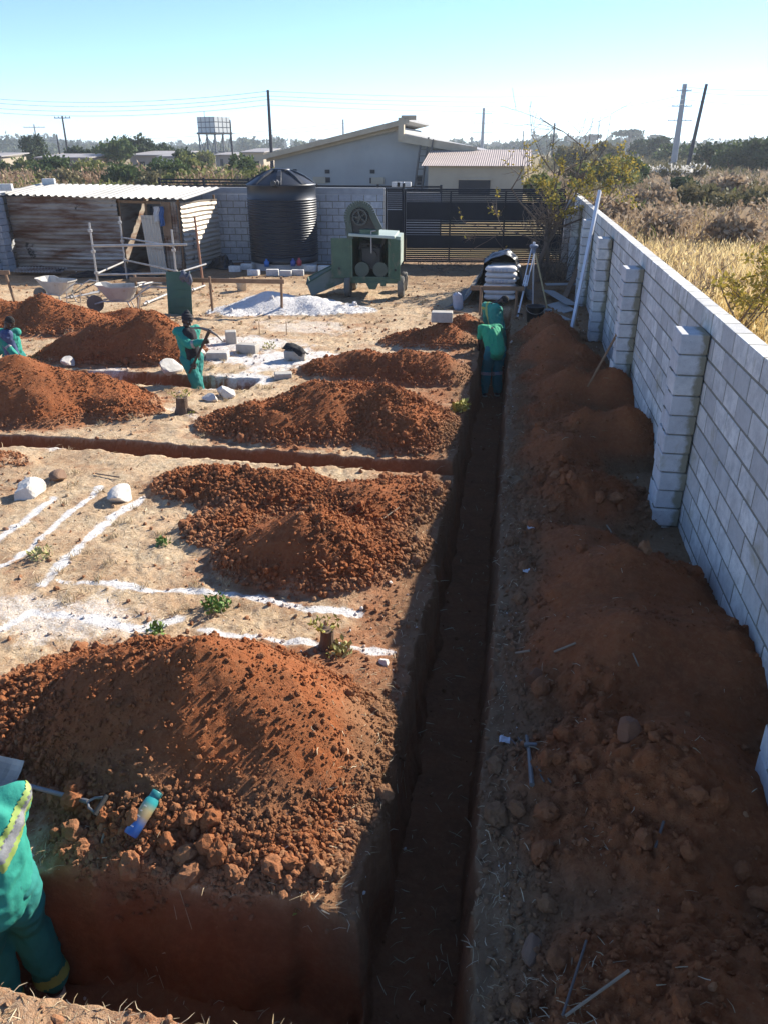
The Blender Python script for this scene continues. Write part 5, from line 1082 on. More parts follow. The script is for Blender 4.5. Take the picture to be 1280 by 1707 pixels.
# ------------------------------------------------------------------ vegetation
def leaf_mat(name, a, b2, tr=.25):
    m, t, b = nodes(name); ti = N(t, 'ShaderNodeAttribute', attribute_name='tint').outputs['Fac']
    c = mixc(t, ti, a, b2); t.links.new(c, b.inputs['Base Color']); b.inputs['Roughness'].default_value = .7; b.inputs['Specular IOR Level'].default_value = .2
    tl = N(t, 'ShaderNodeBsdfTranslucent'); t.links.new(c, tl.inputs[0]); mx_ = N(t, 'ShaderNodeMixShader'); mx_.inputs[0].default_value = tr; out = t.nodes['Material Output']
    t.links.new(b.outputs[0], mx_.inputs[1]); t.links.new(tl.outputs[0], mx_.inputs[2]); t.links.new(mx_.outputs[0], out.inputs[0]); return m
M_STRAW = leaf_mat('dry_grass', (.58, .41, .15), (.82, .68, .38), .45)
M_SCRUB = leaf_mat('dry_scrub', (.28, .195, .12), (.48, .37, .25), .3)
M_SCRUBR = leaf_mat('red_scrub', (.30, .185, .105), (.46, .34, .22), .3)
M_LEAF = leaf_mat('tree_leaf', (.045, .075, .022), (.11, .15, .045), .25)
M_LEAFD = leaf_mat('dark_leaf', (.025, .045, .022), (.06, .085, .03), .2)
M_LEAFY = leaf_mat('yellow_leaf', (.22, .20, .04), (.42, .30, .06), .35)
M_BUSHG = leaf_mat('bush_leaf', (.10, .125, .035), (.24, .24, .08), .3)
M_OLIVE = leaf_mat('olive_leaf', (.13, .12, .055), (.22, .18, .09), .25)
M_PLUME = leaf_mat('white_plume', (.62, .58, .52), (.75, .73, .68), .4)
def blades(mb, x, y, z, h, w_, lean, rg, tint):
    n = len(x); a = rg.uniform(0, 2 * np.pi, n); dx = np.cos(a); dy = np.sin(a); ln = lean * h * rg.random(n); b = rg.uniform(0, 2 * np.pi, n); wx = np.cos(b) * w_ / 2; wy = np.sin(b) * w_ / 2; o = np.zeros(n)
    V = np.stack([np.stack([x - wx, y - wy, z], -1), np.stack([x + wx, y + wy, z], -1), np.stack([x + dx * ln * .35 + wx * .8, y + dy * ln * .35 + wy * .8, z + h * .6], -1), np.stack([x + dx * ln * .35 - wx * .8, y + dy * ln * .35 - wy * .8, z + h * .6], -1), np.stack([x + dx * ln, y + dy * ln, z + h], -1)], 1)
    i = np.arange(n)[:, None] * 5; mb.add(V.reshape(-1, 3), np.concatenate([i + 0, i + 1, i + 2, i + 3], 1), np.repeat(tint, 5)); 
    j = np.arange(n)[:, None] * 5 + mb.n - n * 5; Ft = np.concatenate([j + 3, j + 2, j + 4], 1) - 0
    mb.lt.append(np.full(n, 3, np.int32)); mb.li.append(Ft.ravel().astype(np.int32))
rg = np.random.default_rng(21)
# tall dry grass over the wall
def field_pts(n, x0, x1, y0, y1, p=1.0):
    y = y0 + (y1 - y0) * rg.random(n) ** p; x = x0 + (x1 - x0) * rg.random(n) * np.clip(.25 + .75 * (y / y1), 0, 1); return x, y
mb = MB(); n = 85000; x, y = field_pts(n, 2.25, 24, 3.5, 42, 1.1); d = fbm(x * .35, y * .35, 4, 5); k = (d > -.25) & (x > 2.2); x, y, d = x[k], y[k], d[k]
cl = .18; x += rg.normal(0, .02, len(x)); dens = np.clip(1.0 - .022 * (y - 14) * (y > 14), .4, 1); h = (.55 + .75 * rg.random(len(x))) * (.75 + .6 * d) * np.clip(1.05 - .012 * (x - 2), .5, 1)
blades(mb, x, y, np.zeros(len(x)), h, .010 + .0011 * y, .55, rg, np.clip(.45 + .5 * fbm(x * .25, y * .25, 3, 6) + .3 * rg.normal(size=len(x)), 0, 1))
# seed heads
k = rg.random(len(x)) < .28; c3 = np.stack([x[k], y[k], h[k] * .98], -1)
for q in range(1):
    leaves(mb, (0, 0, 0), 1, 1, .01, rg)
nn_ = k.sum(); a3 = rg.normal(size=(nn_, 3)) * .35; a3[:, 2] += 1; a3 /= np.linalg.norm(a3, axis=1, keepdims=True); b3 = np.cross(a3, rg.normal(size=(nn_, 3))); b3 /= np.linalg.norm(b3, axis=1, keepdims=True); s3 = (.06 + .06 * rg.random((nn_, 1)))
Vq = np.stack([c3, c3 + a3 * s3 * .5 + b3 * s3 * .12, c3 + a3 * s3, c3 + a3 * s3 * .5 - b3 * s3 * .12], 1); mb.add(Vq.reshape(-1, 3), np.arange(nn_ * 4).reshape(nn_, 4), np.repeat(np.clip(.75 + .2 * rg.normal(size=nn_), 0, 1), 4))
tag(mb.build('dry_grass', M_STRAW), 'tall golden dry grass beyond the block wall', 'grass', kind='stuff')
# brown scrub behind the grass, one mass
def scrub(name, lab, mat, x0, x1, y0, y1, n, hh, seed, skip=None):
    rg = np.random.default_rng(seed); mb = MB(); y = y0 + (y1 - y0) * rg.random(n) ** 1.35; x = x0(y) + (x1(y) - x0(y)) * rg.random(n); d = fbm(x * .16, y * .16, 4, seed); k = d > -.32
    if skip is not None: k &= ~skip(x, y)
    x, y, d = x[k], y[k], d[k]; m_ = len(x); top = hh * np.clip(.55 + 1.1 * d, .2, 1.3); z = top * rg.random(m_) ** .8 * .85
    t = np.clip(.4 + .8 * fbm(x * .12, y * .12, 3, seed + 1) + .3 * rg.normal(size=m_), 0, 1); blades(mb, x, y, z * .75, (.25 + .5 * rg.random(m_)) * (.6 + .008 * y), .012 + .0012 * y, 1.4, rg, t)
    q = rg.random(m_) < .55; P = np.stack([x[q], y[q], z[q] + .1], -1); nq = q.sum(); a3 = rg.normal(size=(nq, 3)); a3 /= np.linalg.norm(a3, axis=1, keepdims=True); b3 = np.cross(a3, rg.normal(size=(nq, 3))); b3 /= np.linalg.norm(b3, axis=1, keepdims=True) + 1e-9
    s = ((.05 + .0032 * P[:, 1]) * (.6 + .8 * rg.random(nq)))[:, None]; Vq = np.stack([P, P + a3 * s * .5 + b3 * s * .35, P + a3 * s, P + a3 * s * .5 - b3 * s * .35], 1); mb.add(Vq.reshape(-1, 3), np.arange(nq * 4).reshape(nq, 4), np.repeat(np.clip(t[q] + .2 * rg.normal(size=nq), 0, 1), 4))
    return tag(mb.build(name, mat), lab, 'scrub', kind='stuff')
scrub('dry_scrub', 'dense grey brown scrub beyond the dry grass on the right', M_SCRUB, lambda y: 2.6 + 0 * y, lambda y: 4 + y * .75, 19, 100, 75000, 1.55, 31)
scrub('olive_scrub', 'low olive green scrub between the brown scrub and the trees', M_OLIVE, lambda y: 4 + 0 * y, lambda y: 10 + y * .8, 55, 190, 30000, 2.2, 33)
scrub('red_scrub', 'reddish brown scrub behind the shed and the back wall', M_SCRUBR, lambda y: -14 - y * .8, lambda y: -y * .20 - 1.5, 40, 95, 52000, 2.5, 35)
scrub('green_scrub', 'patches of green shrubs among the brown scrub', M_BUSHG, lambda y: 3.0 + 0 * y, lambda y: 5 + y * .75, 26, 110, 16000, 1.5, 37, lambda x, y: fbm(x * .2, y * .2, 3, 88) < .08)
scrub('green_scrub', 'patches of green shrubs in the reddish scrub behind the shed', M_BUSHG, lambda y: -14 - y * .8, lambda y: -y * .20 - 1.5, 42, 95, 14000, 2.3, 39, lambda x, y: fbm(x * .2, y * .2, 3, 89) < .08)
# trees and bushes
def crown(mb, c, r, n, size, rg, clumps=14, el=1.6):
    c = np.asarray(c, float); r = np.asarray(r, float)
    for k in range(clumps):
        d = rg.normal(size=3); d /= np.linalg.norm(d); d[2] = abs(d[2]) * (1 if rg.random() < .7 else -.6); q = c + d * r * rg.uniform(.35, .8); leaves(mb, q, r * rg.uniform(.25, .5), n // clumps, size, rg, rg.random(), el)
def tree(name, lab, cat, p, h, r, mat, seed, n=1600, ls=.5, clumps=16, trunk=True, grp=None, flat=.7, tr=.12):
    rg = np.random.default_rng(seed); t = thing(name, lab, cat, p, rg.uniform(0, 6), grp); cz = h - r * flat
    mb = MB(); crown(mb, (0, 0, cz), (r, r, r * flat), n, ls, rg, clumps); mb.build('crown', mat, t)
    mb = MB(); mb.tube([(0, 0, -.1), (.1 * r, .05 * r, cz * .5), (0, 0, cz)], [tr * r * .5, tr * r * .4, tr * r * .2], 8)
    for k in range(5): a = rg.uniform(0, 6.28); mb.tube([(.05 * r, .03 * r, cz * .45), (math.cos(a) * r * .35, math.sin(a) * r * .35, cz * .85), (math.cos(a) * r * .6, math.sin(a) * r * .6, cz + r * .1)], [tr * r * .22, tr * r * .15, tr * r * .05], 6)
    mb.build('trunk', M_BARK, t); return t
def gp(px, pyb, y): q = at(px, pyb, y); return (q.x, y, 0)
tree('dark_tree', 'dark conical tree at far left below the double crossarm pole', 'tree', gp(57, 262, 120), 5.6, 2.2, M_LEAFD, 1, 2200, .45, 20, flat=1.2)
for k, (px, y, h, r, mt, lab) in enumerate((
  (20, 80, 2.6, 2.0, M_BUSHG, 'pale green bush at the left edge below the dark conical tree'), (128, 118, 3.6, 1.7, M_LEAFD, 'small dark bush just right of the crossarm pole'), (165, 112, 3.8, 2.4, M_LEAFD, 'dark rounded tree right of the long low village house'), (196, 100, 5.0, 2.9, M_LEAF, 'broad pale green tree in the middle of the left tree group'), (226, 118, 5.2, 3.0, M_LEAFD, 'dark tree behind the low grey roofed house, left part'), (262, 122, 4.4, 2.8, M_LEAFD, 'dark tree behind the low grey roofed house, right part'), (304, 100, 3.4, 1.8, M_LEAFD, 'small dark tree just left of the water tower'), (340, 120, 3.2, 2.4, M_BUSHG, 'green bush at the foot of the water tower'),
  (300, 55, 2.1, 1.8, M_BUSHG, 'bright green bush behind the right end of the shed roof'), (340, 52, 2.2, 2.0, M_BUSHG, 'bright green bush behind the slatted fence'), (385, 56, 2.2, 2.1, M_BUSHG, 'bright green bush left of the water tank top'), (425, 60, 2.4, 1.8, M_BUSHG, 'green bush at the left corner of the grey house'), (180, 50, 1.7, 1.4, M_BUSHG, 'small green bush behind the middle of the shed roof'), (60, 55, 1.8, 1.5, M_OLIVE, 'olive bush behind the left end of the shed roof'), (110, 62, 2.0, 1.8, M_OLIVE, 'olive bush between the shed roof and the low village house'), (240, 60, 2.0, 1.8, M_OLIVE, 'olive bush behind the right half of the shed roof'),
  (905, 48, 2.3, 1.3, M_BUSHG, 'yellow green bush behind the bare tree at the lean-to'), (1020, 62, 3.2, 2.2, M_BUSHG, 'green bush in the scrub right of the bare tree'), (975, 66, 2.6, 1.5, M_OLIVE, 'olive bush behind the crown of the bare tree'), (1145, 56, 1.9, 1.1, M_LEAFD, 'dark lone bush in the brown scrub below the mast'), (1055, 36, 1.5, .9, M_BUSHG, 'green bush in the scrub close beyond the wall end'),
  (85, 72, 2.9, 2.2, M_LEAF, 'green bush in front of the long low village house'), (150, 70, 2.7, 2.0, M_BUSHG, 'yellow green bush at the right end of the long low village house'), (205, 66, 2.5, 1.8, M_LEAF, 'green bush in front of the broad pale green tree'), (275, 68, 2.8, 2.0, M_LEAF, 'green bush in front of the small pale house end'), (320, 75, 2.9, 2.0, M_BUSHG, 'yellow green bush in front of the water tower legs'), (405, 78, 2.9, 2.0, M_LEAF, 'green bush between water tower and tall dark pole'),
  (1010, 34, 1.9, 1.3, M_SCRUB, 'brown bush in the scrub just beyond the straight edge top'), (1090, 42, 2.2, 1.6, M_SCRUB, 'brown twiggy bush right of the green bush near the wall end'), (1175, 44, 2.2, 1.5, M_OLIVE, 'olive bush in the middle of the brown scrub'), (1215, 52, 2.4, 1.7, M_SCRUB, 'brown bush in the scrub below the right hand tree row'), (1262, 40, 2.2, 1.6, M_OLIVE, 'olive bush in the scrub near the right edge'), (1240, 28, 1.7, 1.1, M_SCRUB, 'brown bush at the back of the golden grass near the right edge'), (1120, 30, 1.7, 1.1, M_SCRUB, 'brown bush at the back of the golden grass, nearer the wall'), (1050, 70, 2.8, 2.0, M_LEAF, 'green bush in the scrub left of the white plumed clumps'),
  (1190, 110, 4.4, 3.0, M_LEAFD, 'dark tree right of the dark pole'), (1222, 105, 4.2, 2.8, M_LEAF, 'green tree in the right hand row, second from the dark pole'), (1252, 100, 4.6, 3.2, M_LEAFD, 'dark tree near the right edge of the row'), (1285, 98, 4.4, 3.0, M_LEAFD, 'dark tree cut by the right edge of the picture'), (1120, 150, 4.6, 3.2, M_LEAF, 'green tree behind the foot of the grey mast'), (1075, 200, 5.2, 4.2, M_LEAFD, 'hazy dark tree left of the grey mast'), (1100, 190, 5.5, 4.0, M_LEAFD, 'hazy dark tree closest to the grey mast'), (960, 120, 4.5, 3.4, M_OLIVE, 'olive tree far behind the bare tree'), (1012, 150, 4.4, 3.4, M_OLIVE, 'olive tree far behind the right branches of the bare tree'))):
    tree('tree' if h > 3 else 'bush', lab, 'tree' if h > 3 else 'bush', gp(px, 262, y), h, r, mt, 100 + k, int(500 + 260 * r * (55 / y) ** .5 * 2), .10 + .0035 * y, 16, flat=.62)
for k, (px, y, s) in enumerate(((1088, 84, 1.0), (1110, 80, 1.15), (1138, 78, 1.1), (1160, 80, 1.2), (1075, 88, .8))):
    rg = np.random.default_rng(300 + k); t = thing('pampas_clump', ('white plumed grass clump, second from the left below the mast', 'white plumed grass clump directly left of the mast foot', 'white plumed grass clump between the mast and the dark pole', 'white plumed grass clump at the foot of the dark pole', 'smallest white plumed grass clump, leftmost of its row')[k], 'grass clump', gp(px, 285, y), 0, 'white plumed grass clumps'); mb = MB(); crown(mb, (0, 0, .9 * s), (1.2 * s, 1.0 * s, .9 * s), 500, .4, rg, 12); mb.build('foliage', M_OLIVE, t)
    mb = MB(); leaves(mb, (0, 0, 1.55 * s), (1.15 * s, .9 * s, .38 * s), 110, .26, rg, None, 2.5, 1.0); mb.build('plumes', M_PLUME, t)
# umbrella thorn far away
for k, (px, y, w_, h) in enumerate(((1045, 420, 8.5, 10.5), (985, 520, 6, 10), (1090, 560, 7, 10))):
    rg = np.random.default_rng(400 + k); t = thing('umbrella_tree', ('flat topped umbrella tree on the skyline right of the bare tree', 'faint umbrella tree on the skyline behind the bare tree', 'faint umbrella tree on the skyline left of the grey mast')[k], 'tree', gp(px, 250, y)); mb = MB(); crown(mb, (0, 0, h - 1.2), (w_, w_, 1.3), 900, 1.3, rg, 22); mb.build('crown', M_LEAFD, t)
    mb = MB(); mb.tube([(0, 0, 0), (.3, 0, h * .5), (0, 0, h - 1.5)], [.5, .4, .3], 8)
    for a in np.linspace(0, 6, 6): mb.tube([(.3, 0, h * .5), (math.cos(a) * w_ * .5, math.sin(a) * w_ * .5, h - 1.4)], [.25, .1], 6)
    mb.build('trunk', M_BARK, t)
# far wood on the skyline, one mass
rg = np.random.default_rng(55); mb = MB(); nb = 520
for k in range(nb):
    px = rg.uniform(-120, 1400); y = rg.uniform(430, 900); q = at(px, 250, y); tall = (.45 + .9 * vn(np.array([px / 70.0]), np.array([1.3]), 3)[0]) * (1.15 if px > 850 or px < 140 else .8); r = rg.uniform(3.5, 8); h = rg.uniform(3.5, 9.5) * tall * (y / 600)
    leaves(mb, (q.x, y, h * .55), (r, r, h * .5), 70, 1.5 + y / 450, rg, rg.random(), 1.4)
tag(mb.build('far_wood', M_LEAFD), 'blue hazy woodland along the skyline', 'woodland', kind='stuff')

# ------------------------------------------------------------------ bare tree by the gate
def branching(mb, p, d, L, r, lvl, rg, tips, bend=.25):
    n = 4; P = [p]; dd = d.copy()
    for k in range(n):
        dd = (dd + Vector(rg.normal(0, bend, 3)) * .5 + Vector((0, 0, .04))).normalized(); P.append(P[-1] + dd * L / n)
    r = max(r, .007); mb.tube(P, list(np.linspace(r, r * .6, n + 1)), 6 if r > .012 else 4, False)
    if lvl == 0: tips.extend(P[1:]); return
    for k in range(rg.integers(2, 5)):
        i = rg.integers(1, n + 1); q = P[i]; s = Vector(rg.normal(0, 1, 3)); s = (dd * .75 + s.normalized() * .85 + Vector((0, 0, .12))).normalized(); branching(mb, q, s, L * rg.uniform(.5, .8), r * .52, lvl - 1, rg, tips, bend)
    tips.append(P[-1])
rg = np.random.default_rng(8); bt_ = Vector((.80, 24.3, gz(.8, 24.3))); tr_ = thing('bare_tree', 'sparse leaning tree with few yellow leaves in front of the black gate', 'tree', bt_); mb = MB(); tips = []
mb.tube([(0, 0, -.1), (-.05, 0, .45), (.12, 0, 1.0), (.1, 0, 1.5)], [.11, .085, .075, .06], 9); mb.tube([(.02, .05, 0), (.2, .02, .5), (.15, 0, 1.0), (.35, .1, 1.6)], [.07, .06, .055, .045], 8); mb.tube([(-.04, 0, .5), (-.25, .0, .85), (-.30, .05, 1.2)], [.05, .04, .03], 7)
for (p, d, L, r) in (((.1, 0, 1.4), (-.55, -.1, .9), 1.7, .036), ((.1, 0, 1.5), (.15, .1, 1), 1.9, .04), ((.35, .1, 1.6), (.7, .0, .9), 1.8, .036), ((.3, .1, 1.4), (.9, .1, .6), 1.5, .03), ((-.1, .0, 1.1), (-1, -.1, .35), 1.5, .022), ((.15, 0, 1.2), (-.2, -.5, .9), 1.2, .03), ((.2, 0, 1.5), (-.2, .2, 1), 2.0, .032), ((.35, .1, 1.6), (.45, .2, 1), 2.1, .032), ((.1, 0, 1.0), (.8, -.2, .55), .8, .03)):
    branching(mb, Vector(p), Vector(d).normalized(), L, r, 3, rg, tips)
for k in range(46):
    a = rg.uniform(0, 6.28); z = rg.uniform(.9, 1.7); p = Vector((.12 + rg.normal() * .08, rg.normal() * .08, z)); d = Vector((math.cos(a), math.sin(a) * .7, rg.uniform(.2, 1.3))).normalized(); tt = []; branching(mb, p, d, rg.uniform(.45, .9), .010, 1, rg, tt, .35)
mb.build('trunk', pm('bare_bark', (.17, .12, .09), (.10, .075, .055), .95, 9), tr_)
mb = MB(); up_ = [t for t in tips if t.z > 1.5]; lw_ = [t for t in tips if t.z <= 1.5]
for q in up_:
    if q.z > 3.7: continue
    if rg.random() < (.10 if q.z < 2.3 else .55): leaves(mb, tuple(q), (.09, .09, .08), int(rg.integers(2, 6)), .085, rg)
for q in lw_:
    if rg.random() < .08: leaves(mb, tuple(q), (.08, .08, .06), 3, .08, rg)
for q in up_:
    if 1.9 < q.z < 3.3 and q.x > -.4 and rg.random() < .42: leaves(mb, tuple(q), (.12, .12, .10), 7, .085, rg)
mb.build('leaves', M_LEAFY, tr_)
mb = MB(); g2 = [t for t in tips if t.z > 2.1 and rg.random() < .20 and t.x > .1 and t.z < 3.5]
for q in g2: leaves(mb, tuple(q), (.11, .11, .09), 6, .09, rg)
mb.build('green_leaves', M_BUSHG, tr_)
# leafless shrubs in the dry grass, and the yellow bush at the right edge
def shrub(lab, px, y, h, seed, leafy=None, nl=0, name='bare_shrub'):
    rg = np.random.default_rng(seed); q = at(px, 330, y); t = thing(name, lab, 'shrub', (q.x, y, 0)); mb = MB(); tips = []
    mb.tube([(0, 0, -.1), (.03, 0, h * .35)], [.035, .028], 7)
    for k in range(5): a = rg.uniform(0, 6.28); branching(mb, Vector((.02, 0, h * rg.uniform(.12, .35))), Vector((math.cos(a) * .8, math.sin(a) * .8, rg.uniform(.6, 1.3))).normalized(), h * .5, .02, 2, rg, tips)
    mb.build('branches', M_TWIG, t)
    if leafy:
        mb = MB()
        for q in tips: leaves(mb, tuple(q), (.16, .16, .13), nl, .10, rg)
        mb.build('leaves', leafy, t)
shrub('leafless grey shrub standing in the dry grass near the wall', 1178, 17.5, 1.5, 3); shrub('yellow leaved bush in the dry grass at the right edge', 1268, 15.5, 2.0, 5, M_LEAFY, 7, 'leafy_shrub'); shrub('low leafless shrub in the grass left of the grey shrub', 1100, 22, 1.2, 9); shrub('small bright yellow sprig in the dry grass', 1142, 17, .9, 12, M_LEAFY, 2, 'leafy_shrub')
# ------------------------------------------------------------------ straw on the site
def straw(name, lab, msk, n, L, wd, seed, lift=.3, tint=(.3, .5), nd=1.2):
    rg = np.random.default_rng(seed); c = np.argwhere(msk > .02); w_ = msk[c[:, 0], c[:, 1]] * np.gradient(xs)[c[:, 0]] * np.gradient(ys)[c[:, 1]] / np.maximum(GY[c[:, 0], c[:, 1]], 2.5) ** nd; w_ /= w_.sum(); s = c[rg.choice(len(c), n, p=w_)]
    x = xs[s[:, 0]] + rg.uniform(-.015, .015, n); y = ys[s[:, 1]] + rg.uniform(-.015, .015, n); z = hz(x, y); a = rg.uniform(0, 6.283, n); l = L * (.3 + rg.random(n)) * (1 + .03 * y); up = lift * l * (rg.random(n) ** 2) * rg.choice([0.15, 1, 2.2], n)
    d = np.stack([np.cos(a), np.sin(a)], -1); bnd = rg.normal(0, .25, n); p0 = np.stack([x, y, z - .003], -1); p1 = p0 + np.stack([d[:, 0] * l * .5 - d[:, 1] * l * bnd * .3, d[:, 1] * l * .5 + d[:, 0] * l * bnd * .3, up * .6 + .006], -1); p2 = p0 + np.stack([d[:, 0] * l, d[:, 1] * l, up * .8 + .003], -1)
    p1[:, 2] = np.maximum(p1[:, 2], hz(p1[:, 0], p1[:, 1]) + .003); w2 = wd * (1 + .10 * y) * (.6 + .8 * rg.random(n)); sv = np.stack([-d[:, 1] * w2 / 2, d[:, 0] * w2 / 2, w2 * .3 * rg.normal(size=n)], -1)
    Vv = np.stack([p0 - sv, p0 + sv, p1 + sv, p1 - sv, p2 + sv * .4, p2 - sv * .4], 1); i = np.arange(n)[:, None] * 6; Fa = np.concatenate([np.concatenate([i, i + 1, i + 2, i + 3], 1), np.concatenate([i + 3, i + 2, i + 4, i + 5], 1)]); mb = MB(); mb.add(Vv.reshape(-1, 3), Fa, np.repeat(np.clip(tint[0] + tint[1] * rg.normal(size=n), 0, 1), 6)); return tag(mb.build(name, M_STRAWS), lab, 'straw', kind='stuff')
M_STRAWS = leaf_mat('cut_straw', (.36, .27, .15), (.62, .52, .36), .2)
flat = (HH < .04) * (TR < .05) * (GX > -12) * (GX < 1.9) * (GY < 21)
lip = sst(.45, .05, np.abs(GX + .72)) * (GX < -.55) * (TR < .05) + sst(.35, .02, np.abs(GX - .1)) * (GX > .03) * (TR < .1) + sst(.30, .02, np.abs(GY - 2.78)) * (GY > 2.68) * (GX < -.5) * (TR < .1) + 1.5 * (GY < 2.06) * (GX < -.4) * (TR < .2) + .6 * sst(.3, .0, np.abs(GY - 9.3)) * (TR < .1) * (GX < -.6)
lip = np.clip(lip, 0, 2)
straw('cut_straw', 'dry straw scattered over the flat ground', flat * (GX < .0) * (1 - red * .8) * (1 - lime * .8), 16000, .075, .0028, 91, .25)
straw('lip_straw', 'dry grass and roots along the trench edges', lip, 12000, .065, .0026, 92, .4, (.45, .4))
straw('bank_straw', 'pale straw bits on the shaded bank foot', (GX > .05) * (GX < .75) * (HH < .25) * (TR < .1) * (GY < 13.) * (fbm(GX * 2.2, GY * 2.2, 3, 45) > .0) + .05 * (HH > .1) * (GX > .3) * (GX < 1.8), 900, .06, .0026, 93, .35, (.5, .35))
straw('trench_straw', 'bits of straw and fine roots on the trench walls and floor', (TR > .03) * 1.0, 1500, .08, .003, 94, .5, (.6, .3))
# standing dry tufts on the chalky ground
mb = MB(); rg = np.random.default_rng(95); w_ = flat * (GX < -.7) * (1 - red) * (1 - .6 * lime) * (fbm(GX * 1.3, GY * 1.3, 3, 44) > .02); c = np.argwhere(w_ > .05); pr = np.gradient(xs)[c[:, 0]] * np.gradient(ys)[c[:, 1]] / np.maximum(GY[c[:, 0], c[:, 1]], 3); pr /= pr.sum(); n = 420; s = c[rg.choice(len(c), n, p=pr)]
x = np.repeat(xs[s[:, 0]], 22); y = np.repeat(ys[s[:, 1]], 22); x = x + rg.normal(0, .03, len(x)); y = y + rg.normal(0, .03, len(y)); blades(mb, x, y, hz(x, y), .02 + .055 * rg.random(len(x)), .0035 + .0005 * y, 1.6, rg, np.clip(.3 + .35 * rg.normal(size=len(x)), 0, 1))
tag(mb.build('grass_tufts', M_STRAWS), 'short dry grass tufts on the flat ground', 'grass', kind='stuff')
# ------------------------------------------------------------------ haze
hzm = bpy.data.materials.new('haze_air'); hzm.use_nodes = True; t = hzm.node_tree; t.nodes.remove(t.nodes['Principled BSDF']); pv = N(t, 'ShaderNodeVolumePrincipled'); pv.inputs['Color'].default_value = (.86, .93, 1.0, 1); pv.inputs['Density'].default_value = HAZE; pv.inputs['Anisotropy'].default_value = .2; t.links.new(pv.outputs[0], t.nodes['Material Output'].inputs['Volume'])
mb = MB(); mb.box((0, B / 2 - 20, 14), (2 * B + 20, B + 60, 32)); tag(mb.build('haze', hzm), kind='stuff')
# ------------------------------------------------------------------ people
M_SKIN = pm('dark_skin', (.045, .024, .016), (.035, .019, .013), .5, 8)
M_TEAL = pm('teal_overall', (.020, .27, .20), (.014, .21, .16), .85, 3, .35, 35, dirt=(.05, .22, .18), dsc=3, dth=.6)
M_TEALD = pm('teal_trousers', (.018, .21, .18), (.013, .165, .145), .88, 3, .35, 35, dirt=(.10, .09, .06), dsc=4, dth=.66)
M_GREEN = pm('green_shirt', (.018, .33, .16), (.014, .27, .13), .85, 3, .3, 30)
M_NAVY = pm('printed_shirt', (.02, .04, .13), (.10, .14, .24), .85, 14, .2, 30)
M_BLKC = pm('black_shirt', (.018, .018, .022), (.012, .012, .015), .9, 5, .3, 30)
M_REFL = pm('reflective_tape', (.30, .31, .31), (.20, .20, .205), .45, 30, .2, 120)
M_LIME = pm('lime_tape', (.30, .40, .10), (.24, .33, .09), .6, 12)
M_HAIR = pm('black_hair', (.012, .011, .010), rough=.95, bs=.8, bsc=120)
M_BOOT = pm('work_boot', (.035, .03, .027), (.06, .05, .04), .8, 10); M_SOLE = pm('boot_sole', (.52, .47, .38), (.40, .35, .28), .8, 8)
M_TROW = pm('dark_teal_overall', (.014, .17, .18), (.011, .13, .14), .88, 3, .35, 35)  # darker, bluer teal than the other trousers
def remesh(mb, vox, smooth_it=3):
    me = mb.mesh('tmp'); o = bpy.data.objects.new('tmp', me); COL.objects.link(o)
    r = o.modifiers.new('r', 'REMESH'); r.mode = 'VOXEL'; r.voxel_size = vox; r.use_smooth_shade = True
    s = o.modifiers.new('s', 'SMOOTH'); s.iterations = smooth_it; s.factor = .5
    dg = bpy.context.evaluated_depsgraph_get(); ev = o.evaluated_get(dg); m2 = ev.to_mesh()
    n = len(m2.vertices); V_ = np.empty(n * 3, np.float32); m2.vertices.foreach_get('co', V_); Nn = np.empty(n * 3, np.float32); m2.vertices.foreach_get('normal', Nn)
    Fq = [tuple(p.vertices) for p in m2.polygons]; ev.to_mesh_clear(); bpy.data.objects.remove(o); bpy.data.meshes.remove(me); return V_.reshape(-1, 3).astype(float), Nn.reshape(-1, 3).astype(float), Fq
def bld(name, V_, F_, mat, parent):
    mb = MB(); mb.add(V_, F_); return mb.build(name, mat, parent, True)
def ik(a, b, l1, l2, pole):
    a = Vector(a); b = Vector(b); d = b - a; L = min(d.length, (l1 + l2) * .999); d.normalize(); b = a + d * L; c = (l1 * l1 - l2 * l2 + L * L) / (2 * L); h = math.sqrt(max(l1 * l1 - c * c, 0)); p = Vector(pole); p = (p - d * p.dot(d)).normalized(); return a + d * c + p * h, b
